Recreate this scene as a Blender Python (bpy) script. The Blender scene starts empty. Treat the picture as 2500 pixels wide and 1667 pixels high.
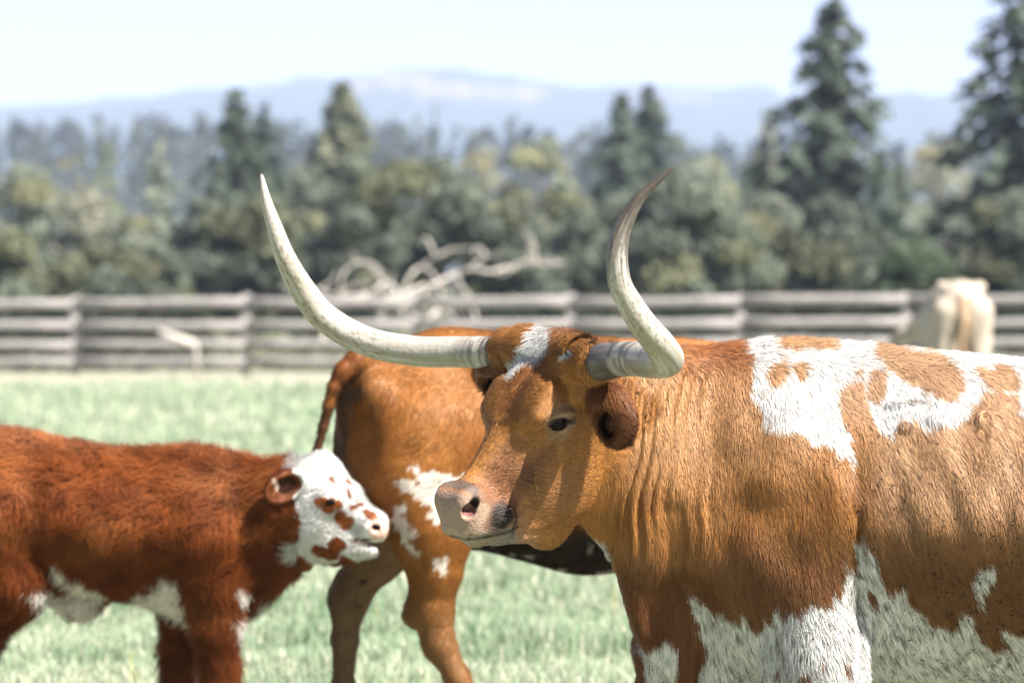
import bpy, math, random
import numpy as np
from mathutils import Vector, Matrix

SC = bpy.context.scene
COL = SC.collection
rng = np.random.default_rng(11)
random.seed(11)
R = math.radians

# ------------------------------------------------------------------ camera
HC = 1.5                                  # eye height of the photographer
KPX = 36.0 / 135.0 / 2500.0               # metres per photo pixel per metre of distance
cam_d = bpy.data.cameras.new('camera')
cam = bpy.data.objects.new('camera', cam_d)
COL.objects.link(cam)
cam.location = (0, 0, HC)
cam.rotation_euler = (R(90), 0, 0)
cam_d.lens = 135
cam_d.sensor_width = 36
cam_d.shift_y = -(833.5 - 692) / 2500.0
cam_d.clip_start = 0.5
cam_d.clip_end = 30000
cam_d.dof.use_dof = True
cam_d.dof.focus_distance = 9.05
cam_d.dof.aperture_fstop = 3.9
cam_d.dof.aperture_blades = 0
SC.camera = cam

# ------------------------------------------------------------------ sky, sun, exposure
SUN_TO = Vector((0.52, -0.38, 0.77)).normalized()      # towards the sun
sun_el = math.asin(SUN_TO.z)
sun_az = math.atan2(SUN_TO.x, SUN_TO.y)
world = bpy.data.worlds.new('World')
SC.world = world
world.use_nodes = True
wn = world.node_tree.nodes
wl = world.node_tree.links
sky = wn.new('ShaderNodeTexSky')
sky.sky_type = 'NISHITA'
sky.sun_disc = False
sky.sun_elevation = sun_el
sky.sun_rotation = sun_az
sky.altitude = 600
sky.air_density = 0.5
sky.dust_density = 0.45
sky.ozone_density = 1.0
hsv = wn.new('ShaderNodeHueSaturation')                # a milky summer sky
hsv.inputs['Saturation'].default_value = 0.76
hsv.inputs['Hue'].default_value = 0.515
wl.new(sky.outputs['Color'], hsv.inputs['Color'])
wl.new(hsv.outputs['Color'], wn['Background'].inputs['Color'])
wn['Background'].inputs['Strength'].default_value = 0.05

sun_d = bpy.data.lights.new('sun', 'SUN')
sun = bpy.data.objects.new('sun', sun_d)
COL.objects.link(sun)
sun_d.energy = 5.0
sun_d.angle = R(0.55)
sun_d.color = (1.0, 0.955, 0.88)
sun.location = SUN_TO * 50
sun.rotation_euler = SUN_TO.to_track_quat('Z', 'Y').to_euler()

SC.view_settings.view_transform = 'Standard'
SC.view_settings.look = 'None'
SC.view_settings.gamma = 1.0
SC.view_settings.use_curve_mapping = False
SC.view_settings.exposure = 1.75

cy = SC.cycles
cy.use_denoising = True
cy.max_bounces = 6
cy.diffuse_bounces = 3
cy.glossy_bounces = 2
cy.transmission_bounces = 4
cy.volume_bounces = 1
cy.transparent_max_bounces = 8
cy.sample_clamp_indirect = 4
SC.cycles_curves.shape = 'RIBBONS'
SC.cycles_curves.subdivisions = 2
# ------------------------------------------------------------------ helpers
def P(px, py, Y):
    """The point of the place that the photo shows at pixel (px, py), Y metres away."""
    return np.array(((px - 1250.0) * Y * KPX, Y, HC - (py - 692.0) * Y * KPX))

def tag(o, label=None, cat=None, group=None, kind=None):
    if label: o['label'] = label
    if cat: o['category'] = cat
    if group: o['group'] = group
    if kind: o['kind'] = kind
    return o

def link(name, data, parent=None):
    o = bpy.data.objects.new(name, data)
    COL.objects.link(o)
    if parent is not None: o.parent = parent
    return o

def empty(name, loc=(0, 0, 0), rz=0.0):
    o = bpy.data.objects.new(name, None)
    COL.objects.link(o)
    o.location = loc
    o.rotation_euler = (0, 0, rz)
    o.empty_display_size = 0.1
    return o

def copy_tree(o, parent=None):
    c = o.copy()
    COL.objects.link(c)
    if parent is not None: c.parent = parent
    for ch in list(o.children): copy_tree(ch, c)
    return c

def mesh_np(name, V, F, mats=(), smooth=False, col=None, colname='coat'):
    """Mesh from numpy vertices and an (n,3) or (n,4) face array."""
    me = bpy.data.meshes.new(name)
    V = np.ascontiguousarray(V, dtype=np.float32)
    F = np.ascontiguousarray(F, dtype=np.int32)
    k = F.shape[1]
    me.vertices.add(len(V))
    me.vertices.foreach_set('co', V.ravel())
    me.loops.add(F.size)
    me.loops.foreach_set('vertex_index', F.ravel())
    me.polygons.add(len(F))
    me.polygons.foreach_set('loop_start', np.arange(0, F.size, k, dtype=np.int32))
    me.polygons.foreach_set('loop_total', np.full(len(F), k, dtype=np.int32))
    if smooth: me.polygons.foreach_set('use_smooth', np.ones(len(F), dtype=bool))
    me.update(calc_edges=True)
    me.validate()
    for m in mats: me.materials.append(m)
    if col is not None:
        a = me.color_attributes.new(colname, 'FLOAT_COLOR', 'POINT')
        c4 = np.ones((len(V), 4), dtype=np.float32); c4[:, :3] = col
        a.data.foreach_set('color', c4.ravel())
    return me

def _hash(ix, iy, iz, seed):
    h = (ix.astype(np.uint32) * np.uint32(374761393) + iy.astype(np.uint32) * np.uint32(668265263)
         + iz.astype(np.uint32) * np.uint32(2147483647) + np.uint32(seed * 974711 + 1))
    h = (h ^ (h >> np.uint32(13))) * np.uint32(1274126177)
    h = h ^ (h >> np.uint32(16))
    return (h & np.uint32(0xFFFFFF)).astype(np.float32) / np.float32(0xFFFFFF)

def vnoise(p, scale=1.0, seed=0):
    """Value noise in 0..1 at points p (n,3)."""
    q = np.asarray(p, dtype=np.float32) * np.float32(scale)
    i = np.floor(q).astype(np.int64)
    f = q - i
    f = f * f * (3 - 2 * f)
    out = 0
    for dx in (0, 1):
        wx = f[:, 0] if dx else 1 - f[:, 0]
        for dy in (0, 1):
            wy = f[:, 1] if dy else 1 - f[:, 1]
            for dz in (0, 1):
                wz = f[:, 2] if dz else 1 - f[:, 2]
                out = out + wx * wy * wz * _hash(i[:, 0] + dx, i[:, 1] + dy, i[:, 2] + dz, seed)
    return out

def fbm(p, scale=1.0, seed=0, oct=3):
    a, s, t = 0.5, 0.0, 0.0
    for o in range(oct):
        s = s + a * vnoise(p, scale * 2 ** o, seed + 17 * o); t += a; a *= 0.5
    return s / t

def in_poly(x, y, poly):
    """Even-odd test of points in a polygon of photo-plane coordinates."""
    inside = np.zeros(len(x), dtype=bool)
    n = len(poly)
    for i in range(n):
        x1, y1 = poly[i]; x2, y2 = poly[(i + 1) % n]
        if y1 == y2: continue
        c = ((y1 > y) != (y2 > y)) & (x < (x2 - x1) * (y - y1) / (y2 - y1) + x1)
        inside ^= c
    return inside

def zpoly(pts, ox, oy, sc):
    return [(ox + x * sc, oy + y * sc) for x, y in pts]

def in_ell(x, y, cx, cy_, rx, ry, rot=0.0):
    c, s = math.cos(rot), math.sin(rot)
    dx, dy = x - cx, y - cy_
    return ((dx * c + dy * s) / rx) ** 2 + ((-dx * s + dy * c) / ry) ** 2 < 1

def sm(x, a, b):
    t = np.clip((x - a) / (b - a), 0, 1)
    return t * t * (3 - 2 * t)

def norm(v):
    v = np.asarray(v, dtype=float)
    return v / np.linalg.norm(v)

# ---- a sculpting volume: signed distances blended smoothly, then a surface
class Frame:
    """Local axes a, b, c (unit rows) at an origin."""
    def __init__(self, o=(0, 0, 0), a=(1, 0, 0), b=(0, 1, 0), c=(0, 0, 1), s=1.0):
        self.o = np.asarray(o, dtype=float)
        self.M = np.array([a, b, c], dtype=float)
        self.s = s                        # size of one local unit
    def w(self, p):
        return self.o + np.asarray(p, dtype=float) @ self.M * self.s
    def loc(self, P_):
        return (np.asarray(P_) - self.o) @ self.M.T / self.s

WORLD = Frame()

class Vol:
    def __init__(self, xs, ys, zs):
        self.ax = [np.asarray(a, dtype=np.float32) for a in (xs, ys, zs)]
        self.D = np.full([len(a) for a in self.ax], 0.5, dtype=np.float32)

    def _sub(self, fr, lo, hi, pad):
        cs = np.array([[(lo, hi)[i][0], (lo, hi)[j][1], (lo, hi)[k][2]] for i in (0, 1) for j in (0, 1) for k in (0, 1)])
        w = np.array([fr.w(c) for c in cs])
        a, b = w.min(0) - pad, w.max(0) + pad
        sl = []
        for d in range(3):
            i0 = int(np.searchsorted(self.ax[d], a[d])); i1 = int(np.searchsorted(self.ax[d], b[d]))
            if i1 <= i0: return None, None
            sl.append(slice(i0, i1))
        return tuple(sl), None

    def _local(self, fr, sl):
        x = (self.ax[0][sl[0]] - np.float32(fr.o[0]))[:, None, None]
        y = (self.ax[1][sl[1]] - np.float32(fr.o[1]))[None, :, None]
        z = (self.ax[2][sl[2]] - np.float32(fr.o[2]))[None, None, :]
        M = (fr.M / fr.s).astype(np.float32)
        return [M[r, 0] * x + M[r, 1] * y + M[r, 2] * z for r in range(3)]

    def put(self, fr, lo, hi, fn, k, mode='add'):
        sl, _ = self._sub(fr, np.asarray(lo, float), np.asarray(hi, float), max(k, 0.0) + 0.05)
        if sl is None: return
        d = fn(*self._local(fr, sl)).astype(np.float32)
        A = self.D[sl]
        k = np.float32(max(k, 1e-5))
        if mode == 'add':
            h = np.clip(0.5 + 0.5 * (A - d) / k, 0, 1)
            self.D[sl] = A + (d - A) * h - k * h * (1 - h)
        elif mode == 'cut':
            d = -d
            h = np.clip(0.5 - 0.5 * (A - d) / k, 0, 1)
            self.D[sl] = A + (d - A) * h + k * h * (1 - h)
        elif mode == 'disp':
            self.D[sl] = A + d

    def cap(self, a, b, ra, rb, k=0.03, fr=WORLD, mode='add', squash=None):
        """Round cone from a to b; squash=(axis index, factor) flattens it along a local axis."""
        a, b = np.asarray(a, float), np.asarray(b, float)
        r = max(ra, rb)
        sc = [1.0, 1.0, 1.0]
        if squash: sc[squash[0]] = squash[1]
        d = (b - a) * sc
        L2 = max(float(d @ d), 1e-9)
        def fn(x, y, z):
            qx, qy, qz = (x - a[0]) * sc[0], (y - a[1]) * sc[1], (z - a[2]) * sc[2]
            t = np.clip((qx * d[0] + qy * d[1] + qz * d[2]) / L2, 0, 1)
            return (np.sqrt((qx - t * d[0]) ** 2 + (qy - t * d[1]) ** 2 + (qz - t * d[2]) ** 2) - (ra + (rb - ra) * t)) / max(1.0, max(sc) * 0.8)
        self.put(fr, np.minimum(a, b) - r, np.maximum(a, b) + r, fn, k, mode)

    def chain(self, pts, rs, k=0.03, fr=WORLD, mode='add', squash=None):
        for i in range(len(pts) - 1):
            self.cap(pts[i], pts[i + 1], rs[i], rs[i + 1], k, fr, mode, squash)

    def ell(self, c, r, k=0.03, fr=WORLD, mode='add', axes=None):
        c, r = np.asarray(c, float), np.asarray(r, float)
        A = np.eye(3) if axes is None else np.array([norm(v) for v in axes])
        ext = np.sqrt(((A * r[:, None]) ** 2).sum(0))
        def fn(x, y, z):
            x, y, z = x - c[0], y - c[1], z - c[2]
            q = [(A[i, 0] * x + A[i, 1] * y + A[i, 2] * z) for i in range(3)]
            k0 = np.sqrt(sum((q[i] / r[i]) ** 2 for i in range(3)))
            k1 = np.sqrt(sum((q[i] / r[i] ** 2) ** 2 for i in range(3))) + 1e-6
            return k0 * (k0 - 1) / k1
        self.put(fr, c - ext, c + ext, fn, k, mode)

    def loft(self, st, k=0.03, fr=WORLD, mode='add'):
        """st: dict of arrays over x: x, top, bot, w, yc, n, tt (top taper), tb (bottom taper)."""
        xs = np.asarray(st['x'], float)
        n_ = len(xs)
        g = lambda key, dflt: np.asarray(st.get(key, [dflt] * n_), float) * np.ones(n_)
        top, bot, w, yc, nn, tt, tb = g('top', 0), g('bot', 0), g('w', 0), g('yc', 0), g('n', 2.2), g('tt', 0), g('tb', 0)
        def ci(x, v):                       # monotone-ish cubic through the stations
            m = np.gradient(v, xs)
            i = np.clip(np.searchsorted(xs, x) - 1, 0, n_ - 2)
            h = xs[i + 1] - xs[i]; t = np.clip((x - xs[i]) / h, 0, 1)
            return ((2 * t**3 - 3 * t**2 + 1) * v[i] + (t**3 - 2 * t**2 + t) * h * m[i] + (-2 * t**3 + 3 * t**2) * v[i + 1] + (t**3 - t**2) * h * m[i + 1])
        def fn(x, y, z):
            shp = np.broadcast(x, y, z).shape
            if x.shape[1:] == (1, 1):
                xx = x.ravel(); G = lambda v: ci(xx, v).astype(np.float32)[:, None, None]
            else:
                xx = np.broadcast_to(x, shp).ravel(); G = lambda v: np.interp(xx, fine, ci(fine, v)).astype(np.float32).reshape(shp)
            fine = np.linspace(xs[0], xs[-1], 400)
            T, B, W, Yc, N, TT, TB = (G(v) for v in (top, bot, w, yc, nn, tt, tb))
            hz = np.maximum((T - B) * 0.5, 0.004); zc = (T + B) * 0.5
            zr = (z - zc) / hz
            zz = np.clip(zr, -1.2, 1.2)
            We = np.maximum(W * (1 - TT * np.clip(zz, 0, 1.2) ** 1.5 - TB * np.clip(-zz, 0, 1.2) ** 1.5), 0.004)
            q = (np.abs((y - Yc) / We) ** N + np.abs(zr) ** N) ** (1 / N)
            d = (q - 1) * np.minimum(We, hz)
            return np.maximum(d, np.maximum(xs[0] - x, x - xs[-1]))
        self.put(fr, (xs[0], (yc - w).min(), bot.min()), (xs[-1], (yc + w).max(), top.max()), fn, k, mode)

    def swell(self, c, rx, rz, amp, rot=0.0, ry=0.35):
        """Soft muscle swelling (amp > 0) or hollow (amp < 0) round c, fading away."""
        c = np.asarray(c, float); co, si = math.cos(rot), math.sin(rot); R_ = max(rx, rz) * 2.2
        def fn(x, y, z):
            dx, dz = x - c[0], z - c[2]
            return -amp * np.exp(-((dx * co + dz * si) / rx) ** 2 - ((dz * co - dx * si) / rz) ** 2 - ((y - c[1]) / ry) ** 2)
        self.put(WORLD, c - (R_, ry * 2, R_), c + (R_, ry * 2, R_), fn, 0.0, 'disp')

    def crease(self, pts, sig, amp, ry=0.12):
        """Soft furrow along a line of points: deepest on the line."""
        pts = [np.asarray(p, float) for p in pts]
        A = np.array(pts); R_ = sig * 3
        sl, _ = self._sub(WORLD, A.min(0) - R_ - (0, ry, 0), A.max(0) + R_ + (0, ry, 0), 0)
        if sl is None: return
        x, y, z = self._local(WORLD, sl)
        best = None
        for a, b in zip(pts[:-1], pts[1:]):
            d = b - a; L2 = max(float(d @ d), 1e-9)
            t = np.clip(((x - a[0]) * d[0] + (y - a[1]) * d[1] + (z - a[2]) * d[2]) / L2, 0, 1)
            q = (x - a[0] - t * d[0]) ** 2 + (y - a[1] - t * d[1]) ** 2 + (z - a[2] - t * d[2]) ** 2
            best = q if best is None else np.minimum(best, q)
        self.D[sl] = self.D[sl] + amp * np.exp(-best / sig ** 2)

    def disp(self, fr, lo, hi, fn):
        self.put(fr, lo, hi, fn, 0.0, 'disp')

    def sample(self, p):
        p = np.atleast_2d(p)
        idx, fr = [], []
        for d in range(3):
            a = self.ax[d]
            i = np.clip(np.searchsorted(a, p[:, d]) - 1, 0, len(a) - 2)
            idx.append(i); fr.append(np.clip((p[:, d] - a[i]) / (a[i + 1] - a[i]), 0, 1))
        out = 0
        for dx in (0, 1):
            for dy in (0, 1):
                for dz in (0, 1):
                    w = (fr[0] if dx else 1 - fr[0]) * (fr[1] if dy else 1 - fr[1]) * (fr[2] if dz else 1 - fr[2])
                    out = out + w * self.D[idx[0] + dx, idx[1] + dy, idx[2] + dz]
        return out

    def grad(self, p, e=0.003):
        g = np.stack([self.sample(p + np.eye(3)[d] * e) - self.sample(p - np.eye(3)[d] * e) for d in range(3)], 1) / (2 * e)
        return g

    def hit(self, px, py, y0, y1):
        """First surface point along the sight line of photo pixel (px, py)."""
        Y = np.linspace(y0, y1, 900)
        pts = np.stack([(px - 1250) * Y * KPX, Y, HC - (py - 692) * Y * KPX], 1)
        s = self.sample(pts)
        i = np.argmax(s < 0)
        if s[i] >= 0: return None
        return pts[i]

    def surface(self):
        """Naive surface nets."""
        D = self.D; X, Y, Z = self.ax
        S = D < 0
        nx, ny, nz = D.shape
        any_, all_ = None, None
        c = [S[i:nx - 1 + i, j:ny - 1 + j, k:nz - 1 + k] for i in (0, 1) for j in (0, 1) for k in (0, 1)]
        any_ = c[0].copy(); all_ = c[0].copy()
        for a in c[1:]:
            any_ |= a; all_ &= a
        act = np.argwhere(any_ & ~all_)
        ids = np.full((nx - 1, ny - 1, nz - 1), -1, dtype=np.int32)
        ids[act[:, 0], act[:, 1], act[:, 2]] = np.arange(len(act))
        corners = [(i, j, k) for i in (0, 1) for j in (0, 1) for k in (0, 1)]
        val = {c_: D[act[:, 0] + c_[0], act[:, 1] + c_[1], act[:, 2] + c_[2]] for c_ in corners}
        acc = np.zeros((len(act), 3), dtype=np.float32); cnt = np.zeros(len(act), dtype=np.float32)
        for a in corners:
            for d in range(3):
                if a[d]: continue
                b = list(a); b[d] = 1; b = tuple(b)
                va, vb = val[a], val[b]
                m = (va < 0) != (vb < 0)
                t = np.where(m, va / np.where(m, va - vb, 1), 0)
                p = np.tile(np.array(a, dtype=np.float32), (len(act), 1)); p[:, d] = t
                acc[m] += p[m]; cnt[m] += 1
        q = acc / cnt[:, None]
        V = np.empty((len(act), 3), dtype=np.float32)
        for d, a in enumerate((X, Y, Z)):
            i = act[:, d]; V[:, d] = a[i] + q[:, d] * (a[i + 1] - a[i])
        quads = []
        for d in range(3):
            o1, o2 = [(1, 2), (2, 0), (0, 1)][d]
            lo = [slice(0, n) for n in D.shape]; hi = list(lo)
            lo[d] = slice(0, D.shape[d] - 1); hi[d] = slice(1, D.shape[d])
            e = S[tuple(lo)] != S[tuple(hi)]
            w = np.argwhere(e)
            ok = (w[:, o1] > 0) & (w[:, o2] > 0) & (w[:, o1] < D.shape[o1] - 1) & (w[:, o2] < D.shape[o2] - 1)
            w = w[ok]
            ins = S[w[:, 0], w[:, 1], w[:, 2]]
            def g(u, v):
                t = w.copy(); t[:, o1] -= u; t[:, o2] -= v
                return ids[t[:, 0], t[:, 1], t[:, 2]]
            f = np.stack([g(1, 1), g(0, 1), g(0, 0), g(1, 0)], 1)
            f[~ins] = f[~ins][:, ::-1]
            quads.append(f)
        F = np.concatenate(quads)
        F = F[(F >= 0).all(1)]
        for _ in range(2):                    # pull the vertices onto the surface
            gr = self.grad(V); s = self.sample(V)
            V = V - np.clip(s, -0.006, 0.006)[:, None] * gr / np.maximum((gr ** 2).sum(1), 0.05)[:, None]
        N = self.grad(V, 0.004); N /= np.maximum(np.linalg.norm(N, axis=1), 1e-6)[:, None]
        return V.astype(np.float32), F, N.astype(np.float32)

def axis_steps(segs):
    """Grid coordinates from [(start, end, step), ...]."""
    out = []
    for a, b, h in segs:
        n = max(1, int(round((b - a) / h)))
        out.append(np.linspace(a, b, n, endpoint=False))
    out.append([segs[-1][1]])
    return np.concatenate(out)

# ---- materials
def nodes(name):
    m = bpy.data.materials.new(name)
    m.use_nodes = True
    return m, m.node_tree.nodes, m.node_tree.links, m.node_tree.nodes['Principled BSDF']

def mat_plain(name, col, rough=0.7, spec=0.3, noise=0.0, scale=20.0, bump=0.0, stretch=None):
    m, n, l, b = nodes(name)
    b.inputs['Roughness'].default_value = rough
    b.inputs['Specular IOR Level'].default_value = spec
    b.inputs['Base Color'].default_value = (*col, 1)
    if noise or bump:
        tc = n.new('ShaderNodeTexCoord'); tx = n.new('ShaderNodeTexNoise')
        tx.inputs['Scale'].default_value = scale; tx.inputs['Detail'].default_value = 5
        src = tc.outputs['Object']
        if stretch:
            mp = n.new('ShaderNodeMapping'); mp.inputs['Scale'].default_value = stretch
            l.new(src, mp.inputs['Vector']); src = mp.outputs['Vector']
        l.new(src, tx.inputs['Vector'])
        if noise:
            rp = n.new('ShaderNodeMapRange')
            rp.inputs['From Min'].default_value = 0.3; rp.inputs['From Max'].default_value = 0.7
            rp.inputs['To Min'].default_value = 1 - noise; rp.inputs['To Max'].default_value = 1 + noise
            l.new(tx.outputs['Fac'], rp.inputs['Value'])
            mx = n.new('ShaderNodeVectorMath'); mx.operation = 'SCALE'
            mx.inputs[0].default_value = col
            l.new(rp.outputs['Result'], mx.inputs['Scale'])
            l.new(mx.outputs['Vector'], b.inputs['Base Color'])
        if bump:
            bp = n.new('ShaderNodeBump'); bp.inputs['Strength'].default_value = bump
            bp.inputs['Distance'].default_value = 0.02
            l.new(tx.outputs['Fac'], bp.inputs['Height']); l.new(bp.outputs['Normal'], b.inputs['Normal'])
    return m

def mat_coat(name, rough=0.75, bump=0.25, stretch=(60, 60, 14), nscale=3.0, var=0.22):
    """Skin that takes its patches from the coat attribute and its hair grain from stretched noise."""
    m, n, l, b = nodes(name)
    b.inputs['Roughness'].default_value = rough
    b.inputs['Specular IOR Level'].default_value = 0.2
    at = n.new('ShaderNodeAttribute'); at.attribute_name = 'coat'
    tc = n.new('ShaderNodeTexCoord'); mp = n.new('ShaderNodeMapping')
    mp.inputs['Scale'].default_value = stretch
    l.new(tc.outputs['Object'], mp.inputs['Vector'])
    tx = n.new('ShaderNodeTexNoise'); tx.inputs['Scale'].default_value = nscale
    tx.inputs['Detail'].default_value = 6; tx.inputs['Roughness'].default_value = 0.65
    tx.inputs['Distortion'].default_value = 0.6
    l.new(mp.outputs['Vector'], tx.inputs['Vector'])
    rp = n.new('ShaderNodeMapRange')
    rp.inputs['From Min'].default_value = 0.3; rp.inputs['From Max'].default_value = 0.7
    rp.inputs['To Min'].default_value = 1 - var; rp.inputs['To Max'].default_value = 1 + var
    l.new(tx.outputs['Fac'], rp.inputs['Value'])
    mx = n.new('ShaderNodeVectorMath'); mx.operation = 'SCALE'
    l.new(at.outputs['Color'], mx.inputs[0]); l.new(rp.outputs['Result'], mx.inputs['Scale'])
    l.new(mx.outputs['Vector'], b.inputs['Base Color'])
    if bump:
        bp = n.new('ShaderNodeBump'); bp.inputs['Strength'].default_value = bump
        bp.inputs['Distance'].default_value = 0.01
        l.new(tx.outputs['Fac'], bp.inputs['Height']); l.new(bp.outputs['Normal'], b.inputs['Normal'])
    return m

def mat_fur(name, rough=0.45, spec=0.25):
    """Hair that scatters light like the hide it lies on (hide normal stored on each hair)."""
    m, n, l, b = nodes(name)
    out = n['Material Output']
    at = n.new('ShaderNodeAttribute'); at.attribute_name = 'hair_color'
    an = n.new('ShaderNodeAttribute'); an.attribute_name = 'hide_normal'
    b.inputs['Roughness'].default_value = rough
    b.inputs['Specular IOR Level'].default_value = spec
    l.new(at.outputs['Color'], b.inputs['Base Color'])
    bw = n.new('ShaderNodeRGBToBW'); l.new(at.outputs['Color'], bw.inputs['Color'])      # black hair shines less
    mr = n.new('ShaderNodeMapRange'); mr.inputs['From Max'].default_value = .12; mr.inputs['To Min'].default_value = .02; mr.inputs['To Max'].default_value = spec
    l.new(bw.outputs['Val'], mr.inputs['Value']); l.new(mr.outputs['Result'], b.inputs['Specular IOR Level'])
    l.new(an.outputs['Vector'], b.inputs['Normal'])
    return m

def hair_object(name, roots, nrm, dirs, length, col, mat, parent, r0=0.00045, lift0=0.9, bend=1.0, npt=4, curl=0.0):
    """Hairs as curves: roots/nrm/dirs (n,3), length (n,), col (n,3)."""
    n = len(roots)
    t = np.linspace(0, 1, npt)
    pts = np.empty((n, npt, 3), dtype=np.float32)
    pts[:, 0] = roots
    cur = np.array(roots, dtype=np.float64)
    for i in range(1, npt):
        lift = lift0 * (1 - (i - 1) / (npt - 1)) ** (1.5 * bend)
        d = dirs * (1 - lift) + nrm * lift
        if curl: d = d + rng.normal(0, curl, d.shape)
        d /= np.maximum(np.linalg.norm(d, axis=1), 1e-6)[:, None]
        cur = cur + d * (length / (npt - 1))[:, None]
        pts[:, i] = cur
    hc = bpy.data.hair_curves.new(name)
    hc.add_curves([npt] * n)
    hc.attributes['position'].data.foreach_set('vector', pts.ravel())
    ra = hc.attributes.get('radius') or hc.attributes.new('radius', 'FLOAT', 'POINT')
    r0 = np.asarray(r0) * np.ones(n)
    ra.data.foreach_set('value', (r0[:, None] * np.linspace(1, 0.25, npt)[None]).astype(np.float32).ravel())
    c = hc.attributes.new('hair_color', 'FLOAT_COLOR', 'CURVE')
    c4 = np.ones((n, 4), dtype=np.float32); c4[:, :3] = col
    c.data.foreach_set('color', c4.ravel())
    a = hc.attributes.new('hide_normal', 'FLOAT_VECTOR', 'CURVE')
    a.data.foreach_set('vector', np.ascontiguousarray(nrm, dtype=np.float32).ravel())
    hc.materials.append(mat)
    return link(name, hc, parent)

def scatter(V, F, N, dens, count):
    """count random surface points, weighted by face area and per-vertex density."""
    T = np.concatenate([F[:, [0, 1, 2]], F[:, [0, 2, 3]]]) if F.shape[1] == 4 else F
    a, b, c = V[T[:, 0]], V[T[:, 1]], V[T[:, 2]]
    ar = 0.5 * np.linalg.norm(np.cross(b - a, c - a), axis=1) * dens[T].mean(1)
    cs = np.cumsum(ar.astype(np.float64))
    k = np.searchsorted(cs, rng.random(count) * cs[-1])
    u, v = rng.random(count), rng.random(count)
    f = u + v > 1; u[f] = 1 - u[f]; v[f] = 1 - v[f]
    w = np.stack([1 - u - v, u, v], 1)[:, :, None]
    p = (V[T[k]] * w).sum(1); n = (N[T[k]] * w).sum(1)
    n /= np.maximum(np.linalg.norm(n, axis=1), 1e-6)[:, None]
    return p, n

def tube(path, radii, seg=16, cap=True, seed=None, wob=0.0, up=(0, 0, 1)):
    """Swept tube through path points; returns V, F (quads) and ring parameter per vertex."""
    path = np.asarray(path, float); n = len(path)
    T = np.gradient(path, axis=0); T /= np.linalg.norm(T, axis=1)[:, None]
    ref = np.asarray(up, float)
    V = []; prev = None
    for i in range(n):
        if prev is None:
            s = np.cross(T[i], ref)
            if np.linalg.norm(s) < 1e-3: s = np.cross(T[i], (1, 0.2, 0))
        else:
            s = prev - T[i] * (prev @ T[i])
        s /= np.linalg.norm(s); prev = s
        t2 = np.cross(T[i], s)
        a = np.arange(seg) / seg * 2 * math.pi
        rr = radii[i] * np.ones(seg)
        if wob: rr = rr * (1 + wob * np.sin(a * 3 + i * 0.37 + (seed or 0)) + wob * np.sin(a * 2 - i * 0.21 + 1.3 * (seed or 0)))
        V.append(path[i] + np.cos(a)[:, None] * s * rr[:, None] + np.sin(a)[:, None] * t2 * rr[:, None])
    V = np.concatenate(V)
    F = []
    for i in range(n - 1):
        for j in range(seg):
            F.append((i * seg + j, i * seg + (j + 1) % seg, (i + 1) * seg + (j + 1) % seg, (i + 1) * seg + j))
    if cap:
        for i, flip in ((0, True), (n - 1, False)):
            c = len(V); V = np.vstack([V, path[i]])
            for j in range(0, seg, 2):
                q = (i * seg + j, i * seg + (j + 1) % seg, i * seg + (j + 2) % seg, c)
                F.append(q[::-1] if flip else q)
    return V, np.array(F)

def spline(pts, n):
    """Catmull-Rom through rows of pts (any number of columns)."""
    p = np.asarray(pts, float)
    q = np.vstack([2 * p[0] - p[1], p, 2 * p[-1] - p[-2]])
    u = np.linspace(0, len(p) - 1 - 1e-6, n)
    i = u.astype(int); t = (u - i)[:, None]
    a, b, c, d = q[i], q[i + 1], q[i + 2], q[i + 3]
    return 0.5 * (2 * b + (c - a) * t + (2 * a - 5 * b + 4 * c - d) * t ** 2 + (3 * b - a - 3 * c + d) * t ** 3)

def nearest_color(V, p, cell=.02):
    """Index of a vertex of V close to each point of p (same grid cell, else the cell beside)."""
    key = lambda a: (np.floor(a / cell).astype(np.int64) * np.array((73856093, 19349663, 83492791))).sum(1)
    kv = key(V); o = np.argsort(kv); kv = kv[o]
    res = np.full(len(p), -1)
    for off in ((0, 0, 0), (1, 0, 0), (-1, 0, 0), (0, 1, 0), (0, -1, 0), (0, 0, 1), (0, 0, -1)):
        kp = key(p + np.array(off) * cell * .5)
        i = np.clip(np.searchsorted(kv, kp), 0, len(kv) - 1)
        ok = (kv[i] == kp) & (res < 0)
        res[ok] = o[i[ok]]
    res[res < 0] = 0
    return res
# ------------------------------------------------------------------ ground
def terrain(x, y):
    """Height of the land: level pasture, gentle rolls, falling a little behind the fence."""
    x = np.asarray(x, float); y = np.asarray(y, float)
    return .02 * np.sin(x * .9) * np.sin(y * .7) * sm(y, 16, 24) - 0.4 * sm(y, 75, 120)

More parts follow.
